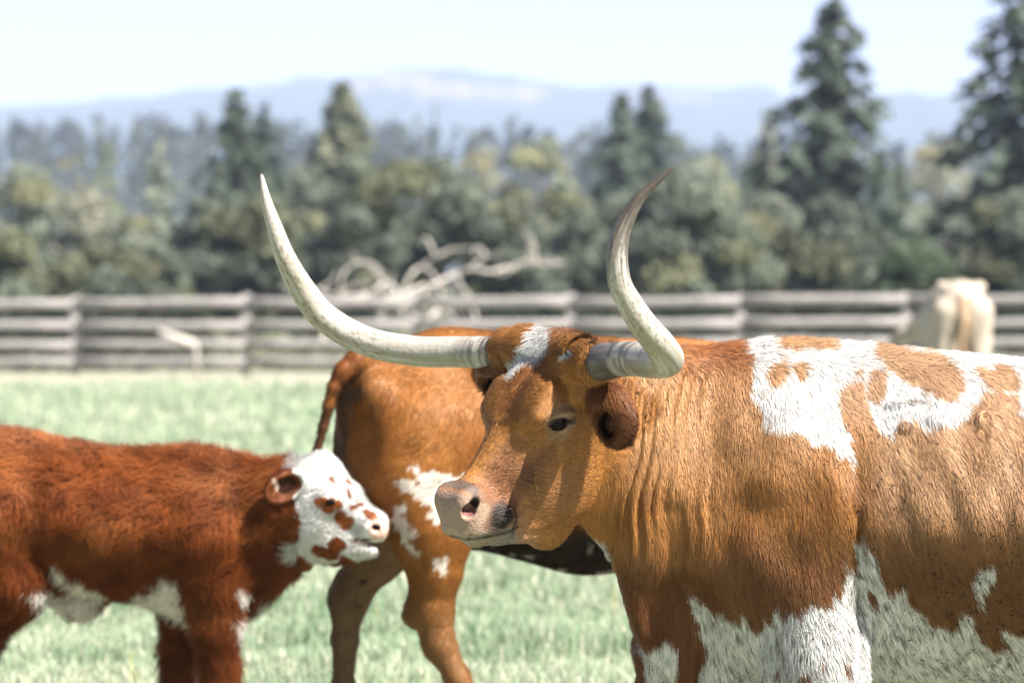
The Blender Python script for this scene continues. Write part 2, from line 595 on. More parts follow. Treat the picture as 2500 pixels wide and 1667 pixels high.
def ground():
    ys = np.concatenate([np.linspace(-40, 5, 6), np.linspace(6, 70, 90), np.linspace(72, 300, 40), np.geomspace(320, 5200, 40)])
    xs = np.concatenate([-np.geomspace(40, 3200, 30)[::-1], np.linspace(-36, 36, 100), np.geomspace(40, 3200, 30)])
    X, Y = np.meshgrid(xs, ys, indexing='ij')
    Z = terrain(X, Y)
    V = np.stack([X.ravel(), Y.ravel(), Z.ravel()], 1)
    n, m = len(xs), len(ys)
    i, j = np.meshgrid(np.arange(n - 1), np.arange(m - 1), indexing='ij')
    a = (i * m + j).ravel()
    F = np.stack([a, a + m, a + m + 1, a + 1], 1)
    mt, nn, ll, b = nodes('pasture')
    tc = nn.new('ShaderNodeTexCoord')
    t1 = nn.new('ShaderNodeTexNoise'); t1.inputs['Scale'].default_value = 1.1; t1.inputs['Detail'].default_value = 6
    t2 = nn.new('ShaderNodeTexNoise'); t2.inputs['Scale'].default_value = 14; t2.inputs['Detail'].default_value = 5
    ll.new(tc.outputs['Object'], t1.inputs['Vector']); ll.new(tc.outputs['Object'], t2.inputs['Vector'])
    r1 = nn.new('ShaderNodeValToRGB')
    r1.color_ramp.elements[0].position = .30; r1.color_ramp.elements[0].color = (.195, .24, .158, 1)
    r1.color_ramp.elements[1].position = .72; r1.color_ramp.elements[1].color = (.31, .335, .245, 1)
    ll.new(t1.outputs['Fac'], r1.inputs['Fac'])
    r2 = nn.new('ShaderNodeMapRange'); r2.inputs['From Min'].default_value = .3; r2.inputs['From Max'].default_value = .7
    r2.inputs['To Min'].default_value = .7; r2.inputs['To Max'].default_value = 1.25
    ll.new(t2.outputs['Fac'], r2.inputs['Value'])
    sc = nn.new('ShaderNodeVectorMath'); sc.operation = 'SCALE'
    ll.new(r1.outputs['Color'], sc.inputs[0]); ll.new(r2.outputs['Result'], sc.inputs['Scale'])
    # bare trodden strip along the fence
    sx = nn.new('ShaderNodeSeparateXYZ'); ll.new(tc.outputs['Object'], sx.inputs['Vector'])
    fm = nn.new('ShaderNodeMath'); fm.operation = 'MULTIPLY_ADD'; fm.inputs[1].default_value = .048; fm.inputs[2].default_value = 0
    ll.new(sx.outputs['X'], fm.inputs[0])
    fy = nn.new('ShaderNodeMath'); fy.operation = 'ADD'; ll.new(sx.outputs['Y'], fy.inputs[0]); ll.new(fm.outputs['Value'], fy.inputs[1])
    jt = nn.new('ShaderNodeMath'); jt.operation = 'MULTIPLY_ADD'; jt.inputs[1].default_value = 3.0; jt.inputs[2].default_value = -1.5
    ll.new(t1.outputs['Fac'], jt.inputs[0])
    fj = nn.new('ShaderNodeMath'); fj.operation = 'ADD'; ll.new(fy.outputs['Value'], fj.inputs[0]); ll.new(jt.outputs['Value'], fj.inputs[1])
    d0 = nn.new('ShaderNodeMapRange'); d0.interpolation_type = 'SMOOTHSTEP'; d0.inputs['From Min'].default_value = 55.5; d0.inputs['From Max'].default_value = 58.5
    ll.new(fj.outputs['Value'], d0.inputs['Value'])
    mx = nn.new('ShaderNodeMix'); mx.data_type = 'RGBA'
    ll.new(d0.outputs['Result'], mx.inputs['Factor']); ll.new(sc.outputs['Vector'], mx.inputs['A']); mx.inputs['B'].default_value = (.29, .285, .22, 1)
    d1 = nn.new('ShaderNodeMapRange'); d1.inputs['From Min'].default_value = 64; d1.inputs['From Max'].default_value = 68
    ll.new(fj.outputs['Value'], d1.inputs['Value'])
    m2 = nn.new('ShaderNodeMix'); m2.data_type = 'RGBA'
    ll.new(d1.outputs['Result'], m2.inputs['Factor']); ll.new(mx.outputs['Result'], m2.inputs['A']); m2.inputs['B'].default_value = (.15, .17, .10, 1)
    ll.new(m2.outputs['Result'], b.inputs['Base Color'])
    b.inputs['Roughness'].default_value = .9; b.inputs['Specular IOR Level'].default_value = .1
    o = link('ground', mesh_np('ground', V, F, [mt], smooth=True))
    o['kind'] = 'structure'
ground()

# ------------------------------------------------------------------ hills on the horizon
def hills():
    sky_px = [(-3000, 330), (-1500, 315), (-600, 290), (-200, 280), (0, 272), (170, 264), (260, 252), (400, 236), (520, 218), (640, 210), (760, 195), (840, 182), (900, 172), (1010, 166), (1120, 172), (1220, 186), (1320, 204), (1420, 210), (1560, 212), (1700, 224), (1860, 236), (2000, 246), (2150, 240), (2300, 232), (2500, 222), (2800, 250), (3400, 300), (4500, 330)]
    Yh = 4000.0
    a = np.array(sky_px, float)
    px = np.linspace(-3000, 4500, 500)
    # heights come from the skyline, the body of the hill falls forward and back
    top = HC + (692 - np.interp(px, a[:, 0], a[:, 1])) * Yh * KPX
    top += (fbm(np.stack([px, px * 0, px * 0], 1), .012, 3, 4) - .5) * 18
    X = (px - 1250) * Yh * KPX
    rows = np.linspace(-1, 1, 41)
    V = []
    for r in rows:
        y = Yh + r * (1500 if r < 0 else 900)
        fall = (1 - abs(r) ** 1.4)
        jig = (fbm(np.stack([X, np.full_like(X, y), X * 0], 1), .004, 8, 4) - .5) * 60 * (1 - abs(r)) * (abs(r) > .02)
        V.append(np.stack([X * (1 + r * .02), np.full_like(X, y), -12 + (top + 12) * fall + jig * .5], 1))
    V = np.concatenate(V); n = len(px); m = len(rows)
    i, j = np.meshgrid(np.arange(m - 1), np.arange(n - 1), indexing='ij')
    k = (i * n + j).ravel()
    F = np.stack([k, k + 1, k + n + 1, k + n], 1)
    # forest with paler felled clearings
    qx = 1250 + V[:, 0] / (Yh * KPX); qh = (V[:, 2] - HC) / (Yh * KPX)
    c = np.tile(np.array((.045, .07, .075)), (len(V), 1))
    j2 = (fbm(V, .006, 5, 3) - .5) * 40
    clear = in_ell(qx + j2, qh + j2 * .4, 960, 455, 105, 34) | in_ell(qx + j2, qh + j2 * .4, 1190, 425, 160, 26) | in_ell(qx + j2, qh + j2 * .4, 700, 430, 60, 12) | in_ell(qx + j2, qh + j2 * .4, 1600, 425, 120, 12)
    c[clear] = (.15, .13, .115)
    m_, nn, ll, b = nodes('hill_forest')
    at = nn.new('ShaderNodeAttribute'); at.attribute_name = 'coat'
    ll.new(at.outputs['Color'], b.inputs['Base Color']); b.inputs['Roughness'].default_value = 1; b.inputs['Specular IOR Level'].default_value = 0
    o = link('hills', mesh_np('hills', V, F, [m_], smooth=True, col=c)); o['kind'] = 'structure'
hills()

# ------------------------------------------------------------------ trees
def mat_leaf(name):
    m, n, l, b = nodes(name)
    at = n.new('ShaderNodeAttribute'); at.attribute_name = 'coat'
    l.new(at.outputs['Color'], b.inputs['Base Color'])
    b.inputs['Roughness'].default_value = .6; b.inputs['Specular IOR Level'].default_value = .25
    tr = n.new('ShaderNodeBsdfTranslucent'); mx = n.new('ShaderNodeMixShader'); mx.inputs[0].default_value = .46
    l.new(at.outputs['Color'], tr.inputs['Color'])
    l.new(b.outputs[0], mx.inputs[1]); l.new(tr.outputs[0], mx.inputs[2]); l.new(mx.outputs[0], n['Material Output'].inputs['Surface'])
    return m
M_LEAF = mat_leaf('leaf')
M_BARK = mat_plain('bark', (.10, .075, .055), .9, .1, noise=.35, scale=6, bump=.5, stretch=(3, 3, .6))

def clumps(pos, out, size, col, r, flat=.6):
    """Leaf clumps: one bent quad each, facing roughly outwards."""
    n = len(pos)
    d = out + r.normal(0, flat, (n, 3)); d /= np.linalg.norm(d, axis=1)[:, None]
    t = np.cross(d, r.normal(0, 1, (n, 3))); t /= np.linalg.norm(t, axis=1)[:, None]
    u = np.cross(d, t)
    s = size * r.uniform(.6, 1.35, n)
    s = s[:, None]
    V = np.stack([pos - t * s, pos - u * s * .55 + d * s * .15, pos + t * s, pos + u * s * .55 - d * s * .1], 1).reshape(-1, 3)
    F = np.arange(n * 4).reshape(-1, 4)
    return V, F, np.repeat(col, 4, axis=0)

def broad_tree(x, y, h, w, tone, seed, n=2600, low=.12):
    """Round-headed tree or big bush: returns crown and trunk meshes round the origin."""
    r = np.random.default_rng(seed)
    lobes = []
    k = r.integers(11, 16)
    for i in range(k):
        f = (i + .5) / k
        z = h * (low + (1 - low - .14) * f) + r.normal(0, .04) * h
        rad = w * .5 * math.sqrt(max(0.08, 1 - (2 * (z / h - .42) / 1.25) ** 2)) * .74
        a = i * 2.4 + r.normal(0, .4)
        q = rad * r.uniform(.35, 1.0)
        lobes.append((q * math.cos(a), q * math.sin(a), z, w * r.uniform(.16, .25) * (1.15 - .4 * z / h)))
    lobes.append((0, 0, h * .88, w * .16)); lobes.append((0, 0, h * .5, w * .30))
    lobes = np.array(lobes)
    wt = lobes[:, 3] ** 2; wt /= wt.sum()
    li = r.choice(len(lobes), n, p=wt)
    d = r.normal(0, 1, (n, 3)); d /= np.linalg.norm(d, axis=1)[:, None]; d[:, 2] = np.abs(d[:, 2]) * 1.0 - .35 * (r.random(n) < .5)
    rr = lobes[li, 3] * (1 - .45 * r.random(n) ** 2.2) * r.uniform(.85, 1.12, n)
    pos = lobes[li, :3] + d * rr[:, None] * (1, 1, .85)
    pos[:, 2] = np.clip(pos[:, 2], .15, h * 1.01)
    tint = r.uniform(.84, 1.22, len(lobes))
    col = np.array(tone)[None] * (tint[li] * r.uniform(.82, 1.18, n))[:, None]
    yel = r.random(len(lobes)) < .3
    col[yel[li]] *= (1.2, 1.1, .85)
    V, F, C = clumps(pos, d, w * .026 + .08, col, r)
    cm = mesh_np('crown', V, F, [M_LEAF], col=np.clip(C, 0, 1))
    segs = [tube(spline([(0, 0, -.1), (.02 * h, .01 * h, h * .3), (.0, .02 * h, h * .8)], 8), np.linspace(.035 * h + .05, .02, 8), seg=8)]
    for i in range(5):
        L = lobes[r.integers(len(lobes))]
        z0 = h * r.uniform(.12, .4)
        segs.append(tube(spline([(0, 0, z0), (L[0] * .5, L[1] * .5, (z0 + L[2]) * .5 + .1), tuple(L[:3])], 6), np.linspace(.016 * h + .02, .012, 6), seg=6))
    VV, FF, o = [], [], 0
    for v, f in segs: VV.append(v); FF.append(f + o); o += len(v)
    return cm, mesh_np('trunk', np.concatenate(VV), np.concatenate(FF), [M_BARK], smooth=True)

def fir_tree(h, w, tone, seed, dens=1.0, lean=0.0):
    """Conifer: whorls of drooping boughs with gaps between them."""
    r = np.random.default_rng(seed)
    P_, O_, C_ = [], [], []
    nz = int(30 * dens)
    for i in range(nz):
        f = (i + r.uniform(0, .8)) / nz
        z = h * (.08 + .92 * f)
        reach = w * .5 * (1 - f) ** .72 * r.uniform(.75, 1.15) + .02 * h * (1 - f) + .06
        nb = r.integers(5, 8)
        a0 = r.uniform(0, 6.28)
        for b in range(nb):
            if r.random() < .19: continue
            a = a0 + b * 6.283 / nb + r.normal(0, .25)
            L = reach * r.uniform(.55, 1.12)
            k = max(5, int(20 * L / (w * .5) + 4))
            t = (np.arange(k) + r.random(k)) / k
            x = np.cos(a) * L * t; y = np.sin(a) * L * t
            zz = z - L * (.18 + .22 * t) * t + .05 * L * np.sin(t * 3)
            sd = r.normal(0, .10, k) * L * (1 - .4 * t)
            pts = np.stack([x - np.sin(a) * sd, y + np.cos(a) * sd, zz + r.normal(0, .03, k) * L], 1)
            P_.append(pts); O_.append(np.tile((np.cos(a) * .5, np.sin(a) * .5, .8), (k, 1)))
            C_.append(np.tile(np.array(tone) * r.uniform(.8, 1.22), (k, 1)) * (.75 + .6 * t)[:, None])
    pos, out, col = np.concatenate(P_), np.concatenate(O_), np.concatenate(C_)
    V, F, C = clumps(pos, out, w * .030 + .11, col, r, .45)
    if lean: V[:, 0] += lean * V[:, 2]
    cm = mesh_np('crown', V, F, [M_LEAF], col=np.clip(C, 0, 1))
    v, f = tube([(0, 0, -.1), (lean * h * .5, 0, h * .5), (lean * h, 0, h * .995)], [.022 * h, .012 * h, .006], seg=8)
    return cm, mesh_np('trunk', v, f, [M_BARK], smooth=True)

OLIVE = (.160, .182, .135); SAGE = (.235, .255, .195); DEEP = (.112, .130, .100); PALE = (.29, .29, .225); GREEN = (.085, .115, .068); FIR = (.078, .098, .072); FIRL = (.145, .155, .100)
# kind, photo x, photo y of the top, width in photo pixels, distance, tone, label
TREES = [
 ('fir', 2030, -12, 730, 150, FIR, 'tall dark fir with a thin pointed top, standing above the other trees'),
 ('fir', 2530, -110, 900, 138, FIR, 'huge dark fir whose left half fills the right edge'),
 ('fir', 575, 212, 470, 170, FIR, 'dark narrow fir, taller of the pair behind the pale left horn tip'),
 ('fir', 645, 262, 320, 172, FIR, 'shorter dark fir of the pair behind the pale left horn tip'),
 ('fir', 838, 198, 520, 195, FIRL, 'olive green fir with a broad body, right of the fir pair'),
 ('fir', 1518, 236, 430, 200, FIR, 'grey green fir behind the dark tipped horn, left of a twin top'),
 ('fir', 1585, 210, 480, 203, FIR, 'grey green fir behind the dark tipped horn, right of a twin top'),
 ('fir', 1062, 245, 70, 420, FIR, 'thin lone spire fir far away below the middle of the hill'),
 ('fir', 1875, 268, 260, 240, PALE, 'pale olive pointed tree left of the tall fir'),
 ('fir', 385, 318, 190, 210, SAGE, 'pale pointed tree among the bushes left of the dark fir pair'),
 ('broad', 1075, 392, 430, 118, OLIVE, 'broad grey green tree over the branch pile, widest in the middle'),
 ('broad', 1330, 312, 250, 180, SAGE, 'pale green rounded tree between the two horns, higher than its neighbours'),
 ('broad', 1625, 425, 400, 112, OLIVE, 'domed grey green tree right behind the dark tipped horn'),
 ('broad', 1390, 470, 330, 116, OLIVE, 'olive tree between the horns, half hidden by the domed tree'),
 ('broad', 870, 372, 300, 150, OLIVE, 'olive bushy tree under the broad olive fir'),
 ('broad', 640, 480, 330, 108, DEEP, 'dark bushy tree directly behind the pale left horn'),
 ('broad', 500, 470, 260, 125, DEEP, 'dark bushy tree at the foot of the fir pair'),
 ('broad', 840, 520, 300, 104, DEEP, 'dark low tree behind the left end of the branch pile'),
 ('broad', 60, 398, 330, 165, SAGE, 'pale sage tree at the far left edge'),
 ('broad', 215, 470, 320, 150, PALE, 'pale dry looking bush in the left thicket'),
 ('broad', 330, 520, 260, 128, SAGE, 'sage green bush left of the dark fir pair'),
 ('broad', 40, 560, 300, 104, OLIVE, 'olive bush above the fence at the far left edge'),
 ('broad', 235, 600, 290, 98, DEEP, 'dark round bush above the fence near the leftmost post'),
 ('broad', 385, 590, 200, 100, OLIVE, 'olive bush above the fence between the first two posts'),
 ('broad', 1880, 470, 300, 125, SAGE, 'sage tree at the left foot of the tall fir'),
 ('broad', 2060, 500, 380, 118, DEEP, 'dark bush under the tall fir'),
 ('broad', 2200, 470, 260, 160, SAGE, 'pale bush between the tall fir and the huge fir'),
 ('broad', 2310, 322, 330, 260, PALE, 'pale distant tree between the tall fir and the huge fir'),
 ('broad', 2235, 590, 320, 95, GREEN, 'green bush rising behind the fence, just left of the cream cow'),
 ('broad', 2460, 470, 360, 112, DEEP, 'dark bush beneath the huge fir at the right edge'),
 ('broad', 1790, 520, 240, 108, OLIVE, 'olive bush right of the domed tree'),
 ('broad', 1240, 500, 280, 112, DEEP, 'dark tree above the right end of the branch pile'),
 ('broad', 725, 400, 220, 175, SAGE, 'pale tree in the gap right of the fir pair'),
 ('broad', 1180, 330, 230, 260, PALE, 'pale distant tree left of the tall rounded tree between the horns'),
 ('broad', 1730, 360, 260, 230, SAGE, 'pale distant tree right of the twin topped firs'),
 ('broad', 185, 350, 120, 420, (.26, .24, .12), 'small yellowish tree in front of the far left forest'),
 ('broad', 262, 312, 120, 470, (.20, .24, .12), 'small yellow green tree in front of the far left forest, upper of the two'),
 ('broad', -560, 430, 420, 125, SAGE, 'pale bushy tree far beyond the left edge of the view'), ('broad', -900, 400, 420, 140, DEEP, 'dark bushy tree farthest beyond the left edge of the view'), ('broad', 3150, 420, 420, 125, OLIVE, 'olive bushy tree far beyond the right edge of the view'), ('broad', 3450, 400, 420, 140, SAGE, 'pale bushy tree farthest beyond the right edge of the view'),
 ('broad', -220, 420, 380, 120, OLIVE, None), ('broad', 2760, 400, 420, 120, DEEP, None), ('fir', -420, 150, 320, 160, FIR, None), ('fir', 2930, 60, 420, 150, FIR, None),
]
def trees():
    for i, (kind, px, py, wpx, Y, tone, lab) in enumerate(TREES):
        g = float(terrain(0, Y))
        p = P(px, py, Y); h = p[2] - g; w = wpx * Y * KPX
        if kind == 'fir':
            cm, tm = fir_tree(h, w, tone, 100 + i, dens=1.15 if wpx > 200 else .9)
            nm, cat = 'fir_tree', 'fir tree'
        else:
            cm, tm = broad_tree(0, 0, h, w, tone, 100 + i, n=4600 if Y < 200 else 2000, low=.04)
            nm, cat = 'broadleaf_tree', 'tree'
        e = empty(nm, (p[0], Y, g))
        if lab is None: lab = ('dark fir' if kind == 'fir' else 'broad bushy tree') + (' beyond the left edge of the view' if px < 0 else ' beyond the right edge of the view')
        tag(e, lab, cat, 'trees beyond the fence')
        link('crown', cm, e); link('trunk', tm, e)
trees()

def far_forest():
    """The distant wood below the hills: reads as one mass."""
    r = np.random.default_rng(5)
    Vs, Fs, Cs, o = [], [], [], 0
    for k in range(560):
        Y = r.uniform(620, 1150)
        px = r.uniform(-1400, 3900)
        base = np.interp(px, [-1400, 0, 500, 900, 1300, 1700, 1800, 2500, 3900], [300, 292, 300, 300, 315, 345, 350, 330, 300])
        top = base + r.normal(12, 16) + (Y < 800) * r.uniform(15, 70)
        h = HC + (692 - top) * Y * KPX
        w = h * r.uniform(.16, .34)
        x = (px - 1250) * Y * KPX
        n = 60
        f = r.random(n) ** .8
        a = r.uniform(0, 6.28, n); rad = w * .5 * (1 - f) ** (.8 if r.random() < .7 else .4) * r.uniform(.6, 1.1, n)
        pos = np.stack([x + np.cos(a) * rad, Y + np.sin(a) * rad, h * (.1 + .9 * f)], 1)
        out = np.stack([np.cos(a), np.sin(a), a * 0 + .6], 1)
        tone = np.array([(.040, .055, .038), (.055, .07, .045), (.09, .10, .06), (.13, .12, .075)][r.choice(4, p=[.5, .25, .15, .1])])
        V, F, C = clumps(pos, out, w * .16, np.tile(tone * r.uniform(.8, 1.2), (n, 1)) * r.uniform(.7, 1.3, n)[:, None], r)
        Vs.append(V); Fs.append(F + o); Cs.append(C); o += len(V)
    ob = link('far_forest', mesh_np('far_forest', np.concatenate(Vs), np.concatenate(Fs), [M_LEAF], col=np.concatenate(Cs)))
    tag(ob, 'distant hazy forest of conifers below the hills', 'forest', kind='stuff')
far_forest()

def undergrowth():
    """Dark tangle of weeds and brambles along the far side of the fence."""
    r = np.random.default_rng(31)
    n = 16000
    px = r.uniform(-900, 3400, n)
    gap = np.clip(sm(px, 470, 560) * (1 - sm(px, 1040, 1120)), 0, 1)
    Y = r.uniform(64.6, 70, n)
    hmax = (1.15 + .5 * (vnoise(np.stack([px, px * 0, px * 0], 1), .012, 4) - .4)) * (1 - .55 * gap)
    z = hmax * r.random(n) ** .8
    x = (px - 1250) * Y * KPX
    tone = np.array((.018, .024, .016)) * (1 - gap)[:, None] + np.array((.20, .215, .14)) * gap[:, None]
    V, F, C = clumps(np.stack([x, Y, z + .02], 1), np.tile((0, -.6, .8), (n, 1)), .10, tone * r.uniform(.6, 1.4, n)[:, None], r, .7)
    ob = link('undergrowth', mesh_np('undergrowth', V, F, [M_LEAF], col=C))
    tag(ob, 'dark weeds and brambles tangled along the far side of the fence', 'undergrowth', kind='stuff')
undergrowth()

# ------------------------------------------------------------------ haze
def haze():
    lo, hi = np.array((-3400., -60., -14.)), np.array((3400., 5400., 330.))
    V = np.array([[(lo, hi)[i][0], (lo, hi)[j][1], (lo, hi)[k][2]] for i in (0, 1) for j in (0, 1) for k in (0, 1)])
    F = np.array([(0, 1, 3, 2), (4, 6, 7, 5), (0, 4, 5, 1), (2, 3, 7, 6), (0, 2, 6, 4), (1, 5, 7, 3)])
    m = bpy.data.materials.new('air'); m.use_nodes = True
    n, l = m.node_tree.nodes, m.node_tree.links
    n.remove(n['Principled BSDF'])
    v = n.new('ShaderNodeVolumePrincipled')
    v.inputs['Color'].default_value = (.63, .72, 1.0, 1)
    v.inputs['Density'].default_value = HAZE
    v.inputs['Anisotropy'].default_value = 0.0
    l.new(v.outputs['Volume'], n['Material Output'].inputs['Volume'])
    o = link('haze', mesh_np('haze', V, F, [m])); o['kind'] = 'stuff'
    o['label'] = 'pale haze in the air over the valley'
HAZE = 0.00021
haze()

# ------------------------------------------------------------------ fence
M_RAIL = mat_plain('weathered_wood', (.25, .235, .225), .85, .15, noise=.40, scale=7, bump=.4, stretch=(.5, 6, 6))
M_DEAD = mat_plain('bleached_wood', (.48, .44, .40), .8, .2, noise=.22, scale=9, bump=.4)
def box_mesh(name, lo, hi, mat, jag=0.0, r=None, cuts=1):
    """Board with slightly uneven ends and edges."""
    bx = np.array([[(lo, hi)[i][0], (lo, hi)[j][1], (lo, hi)[k][2]] for i in (0, 1) for j in (0, 1) for k in (0, 1)], float)
    if jag: bx += r.normal(0, jag, bx.shape)
    F = np.array([(0, 1, 3, 2), (4, 6, 7, 5), (0, 4, 5, 1), (2, 3, 7, 6), (0, 2, 6, 4), (1, 5, 7, 3)])
    return mesh_np(name, bx, F, [mat])
FENCE_PX = [181, 600, 1012, 1392, 1808, 2215]
def fence():
    r = np.random.default_rng(3)
    Yf = lambda px: 63.0 - 3.0 * px / 2500.0
    stations = [181 + 415 * k for k in range(-6, 0)] + FENCE_PX + [2215 + 410 * k for k in range(1, 7)]
    e = empty('wooden_fence', (0, 62, 0))
    tag(e, 'weathered grey board fence of four rails across the back of the pasture', 'fence')
    pts = []
    for px in stations:
        Y = Yf(px); p = P(px, 700, Y)
        pts.append((p[0], Y - 62, float(np.interp(px, [0, 2500], [1.245, 1.335]))))
    for (x, y, z) in pts:
        m = box_mesh('post', (x - .075, y + .0, -.25), (x + .075, y + .14, z + r.uniform(.02, .07)), M_RAIL, .006, r)
        link('post', m, e)
    tops = [0, .362, .672, .965]
    for (a, b) in zip(pts[:-1], pts[1:]):
        for k, dz in enumerate(tops):
            h = [.165, .165, .16, .14][k] * r.uniform(.92, 1.06)
            za, zb = a[2] - dz + r.normal(0, .012), b[2] - dz + r.normal(0, .012)
            x0, x1 = a[0] + .004, b[0] - .004
            V = np.array([(x0, a[1] - .034, za - h), (x0, a[1] - .003, za - h), (x0, a[1] - .003, za), (x0, a[1] - .034, za),
                          (x1, b[1] - .034, zb - h), (x1, b[1] - .003, zb - h), (x1, b[1] - .003, zb), (x1, b[1] - .034, zb)])
            # boards cup and sag a little: five cross sections
            n = 5; VV = []
            for t in np.linspace(0, 1, n):
                q = V[:4] * (1 - t) + V[4:] * t; q[:, 2] -= .018 * math.sin(math.pi * t) * r.uniform(.2, 1); q[:, 2] += r.normal(0, .004, 4); VV.append(q)
            VV = np.concatenate(VV)
            F = [(0, 1, 2, 3), ((n - 1) * 4 + 3, (n - 1) * 4 + 2, (n - 1) * 4 + 1, (n - 1) * 4)]
            for i in range(n - 1):
                for j in range(4): F.append((i * 4 + j, (i + 1) * 4 + j, (i + 1) * 4 + (j + 1) % 4, i * 4 + (j + 1) % 4))
            link('rail', mesh_np('rail', VV, np.array(F), [M_RAIL]), e)
fence()

# ------------------------------------------------------------------ dead branches over the fence, and a leaning board
Z7 = lambda x, y: (760 + x * .2806, 560 + y * .2806)
def dead_wood():
    Y0 = 64.2
    e = empty('dead_branch_pile', (P(1000, 700, Y0)[0], Y0, 0))
    tag(e, 'pile of bleached bare branches heaped behind the fence and rising above it', 'dead branches')
    base = np.array(e.location)
    BR = [([(60, 1080), (200, 620), (250, 520), (280, 380), (380, 300), (500, 290), (650, 385)], .085, .03, 0.0),
          ([(-30, 760), (200, 605), (420, 585), (560, 535), (640, 465), (745, 545), (830, 900)], .115, .06, .25),
          ([(560, 900), (650, 625), (820, 560), (960, 495), (1065, 480)], .105, .06, -.2),
          ([(700, 800), (820, 480), (900, 360), (980, 330), (1080, 420), (1130, 560), (1230, 770), (1330, 1000)], .06, .05, .3),
          ([(900, 620), (1060, 490), (1250, 390), (1400, 345), (1560, 370), (1700, 330), (1900, 275), (2110, 265), (2180, 300)], .085, .03, 0.1),
          ([(1250, 395), (1330, 530), (1395, 625), (1480, 1000)], .06, .045, -.1),
          ([(1380, 330), (1520, 240), (1640, 190), (1700, 140)], .04, .015, .2),
          ([(960, 320), (1080, 240), (1170, 228)], .035, .02, .3),
          ([(1600, 365), (1780, 330), (1960, 300), (2060, 330)], .035, .015, .3),
          ([(130, 620), (90, 520), (160, 470), (200, 520)], .045, .02, .1),
          ([(980, 1000), (1030, 770), (1110, 690), (1150, 560)], .075, .05, -.5)]
    g = 0.0
    for k, (pts, ra, rb, dy) in enumerate(BR):
        q = [P(*Z7(*p), Y0 + dy + .12 * math.sin(i * 1.7 + k)) - base for i, p in enumerate(pts)]
        q = spline(q, 6 * len(q))
        v, f = tube(q, np.linspace(ra, rb * .7, len(q)) * .46 * (1 + .12 * np.sin(np.arange(len(q)) * .9 + k)), seg=8, seed=k, wob=.07)
        link('branch', mesh_np('branch', v, f, [M_DEAD], smooth=True), e)
    r = np.random.default_rng(77)
    for k in range(22):                                  # broken side twigs
        pts = BR[r.integers(len(BR))][0]; i = r.integers(1, len(pts) - 1)
        a = P(*Z7(*pts[i]), Y0) - base; ang = r.uniform(-.6, 3.6); L = r.uniform(.25, .8)
        b = a + np.array((math.cos(ang) * L, r.normal(0, .2), abs(math.sin(ang)) * L * .8))
        mid = (a + b) / 2 + r.normal(0, .06, 3)
        if r.random() < .5: b[2] = max(b[2] - .1, .2)
        v, f = tube(spline([a, mid, b], 7), np.linspace(.024, .008, 7), seg=6, seed=k, wob=.08)
        link('twig', mesh_np('twig', v, f, [M_DEAD], smooth=True), e)
    Yb = 61.2
    a, b = P(388, 812, Yb), P(478, 842, Yb)
    e2 = link('loose_board', None)
    o = np.array((a + b) / 2); e2.location = (o[0], Yb, 0)
    tag(e2, 'pale loose board propped askew before the fence, left of the dead branches', 'board')
    d = norm(b - a); up = np.array((-d[2], 0, d[0]))
    L = np.linalg.norm(b - a) / 2; pts = []
    for sx in (-1, 1):
        for (yy, zz) in ((-.02, -.07), (.02, -.07), (.02, .07), (-.02, .07)):
            pts.append(o + d * sx * L + up * zz + np.array((0, yy + .35 * sx * 0, 0)) - np.array((o[0], Yb, 0)))
    F = [(0, 3, 2, 1), (4, 5, 6, 7)] + [(j, (j + 1) % 4, (j + 1) % 4 + 4, j + 4) for j in range(4)]
    link('board', mesh_np('board', np.array(pts), np.array(F), [M_DEAD]), e2)
    # its prop stands on the ground
    v, f = tube([P(482, 915, Yb + .1) - np.array((o[0], Yb, 0)), b - np.array((o[0], Yb, 0)) + (0, .06, .02)], [.03, .022], seg=8)
    link('prop', mesh_np('prop', v, f, [M_DEAD], smooth=True), e2)
dead_wood()

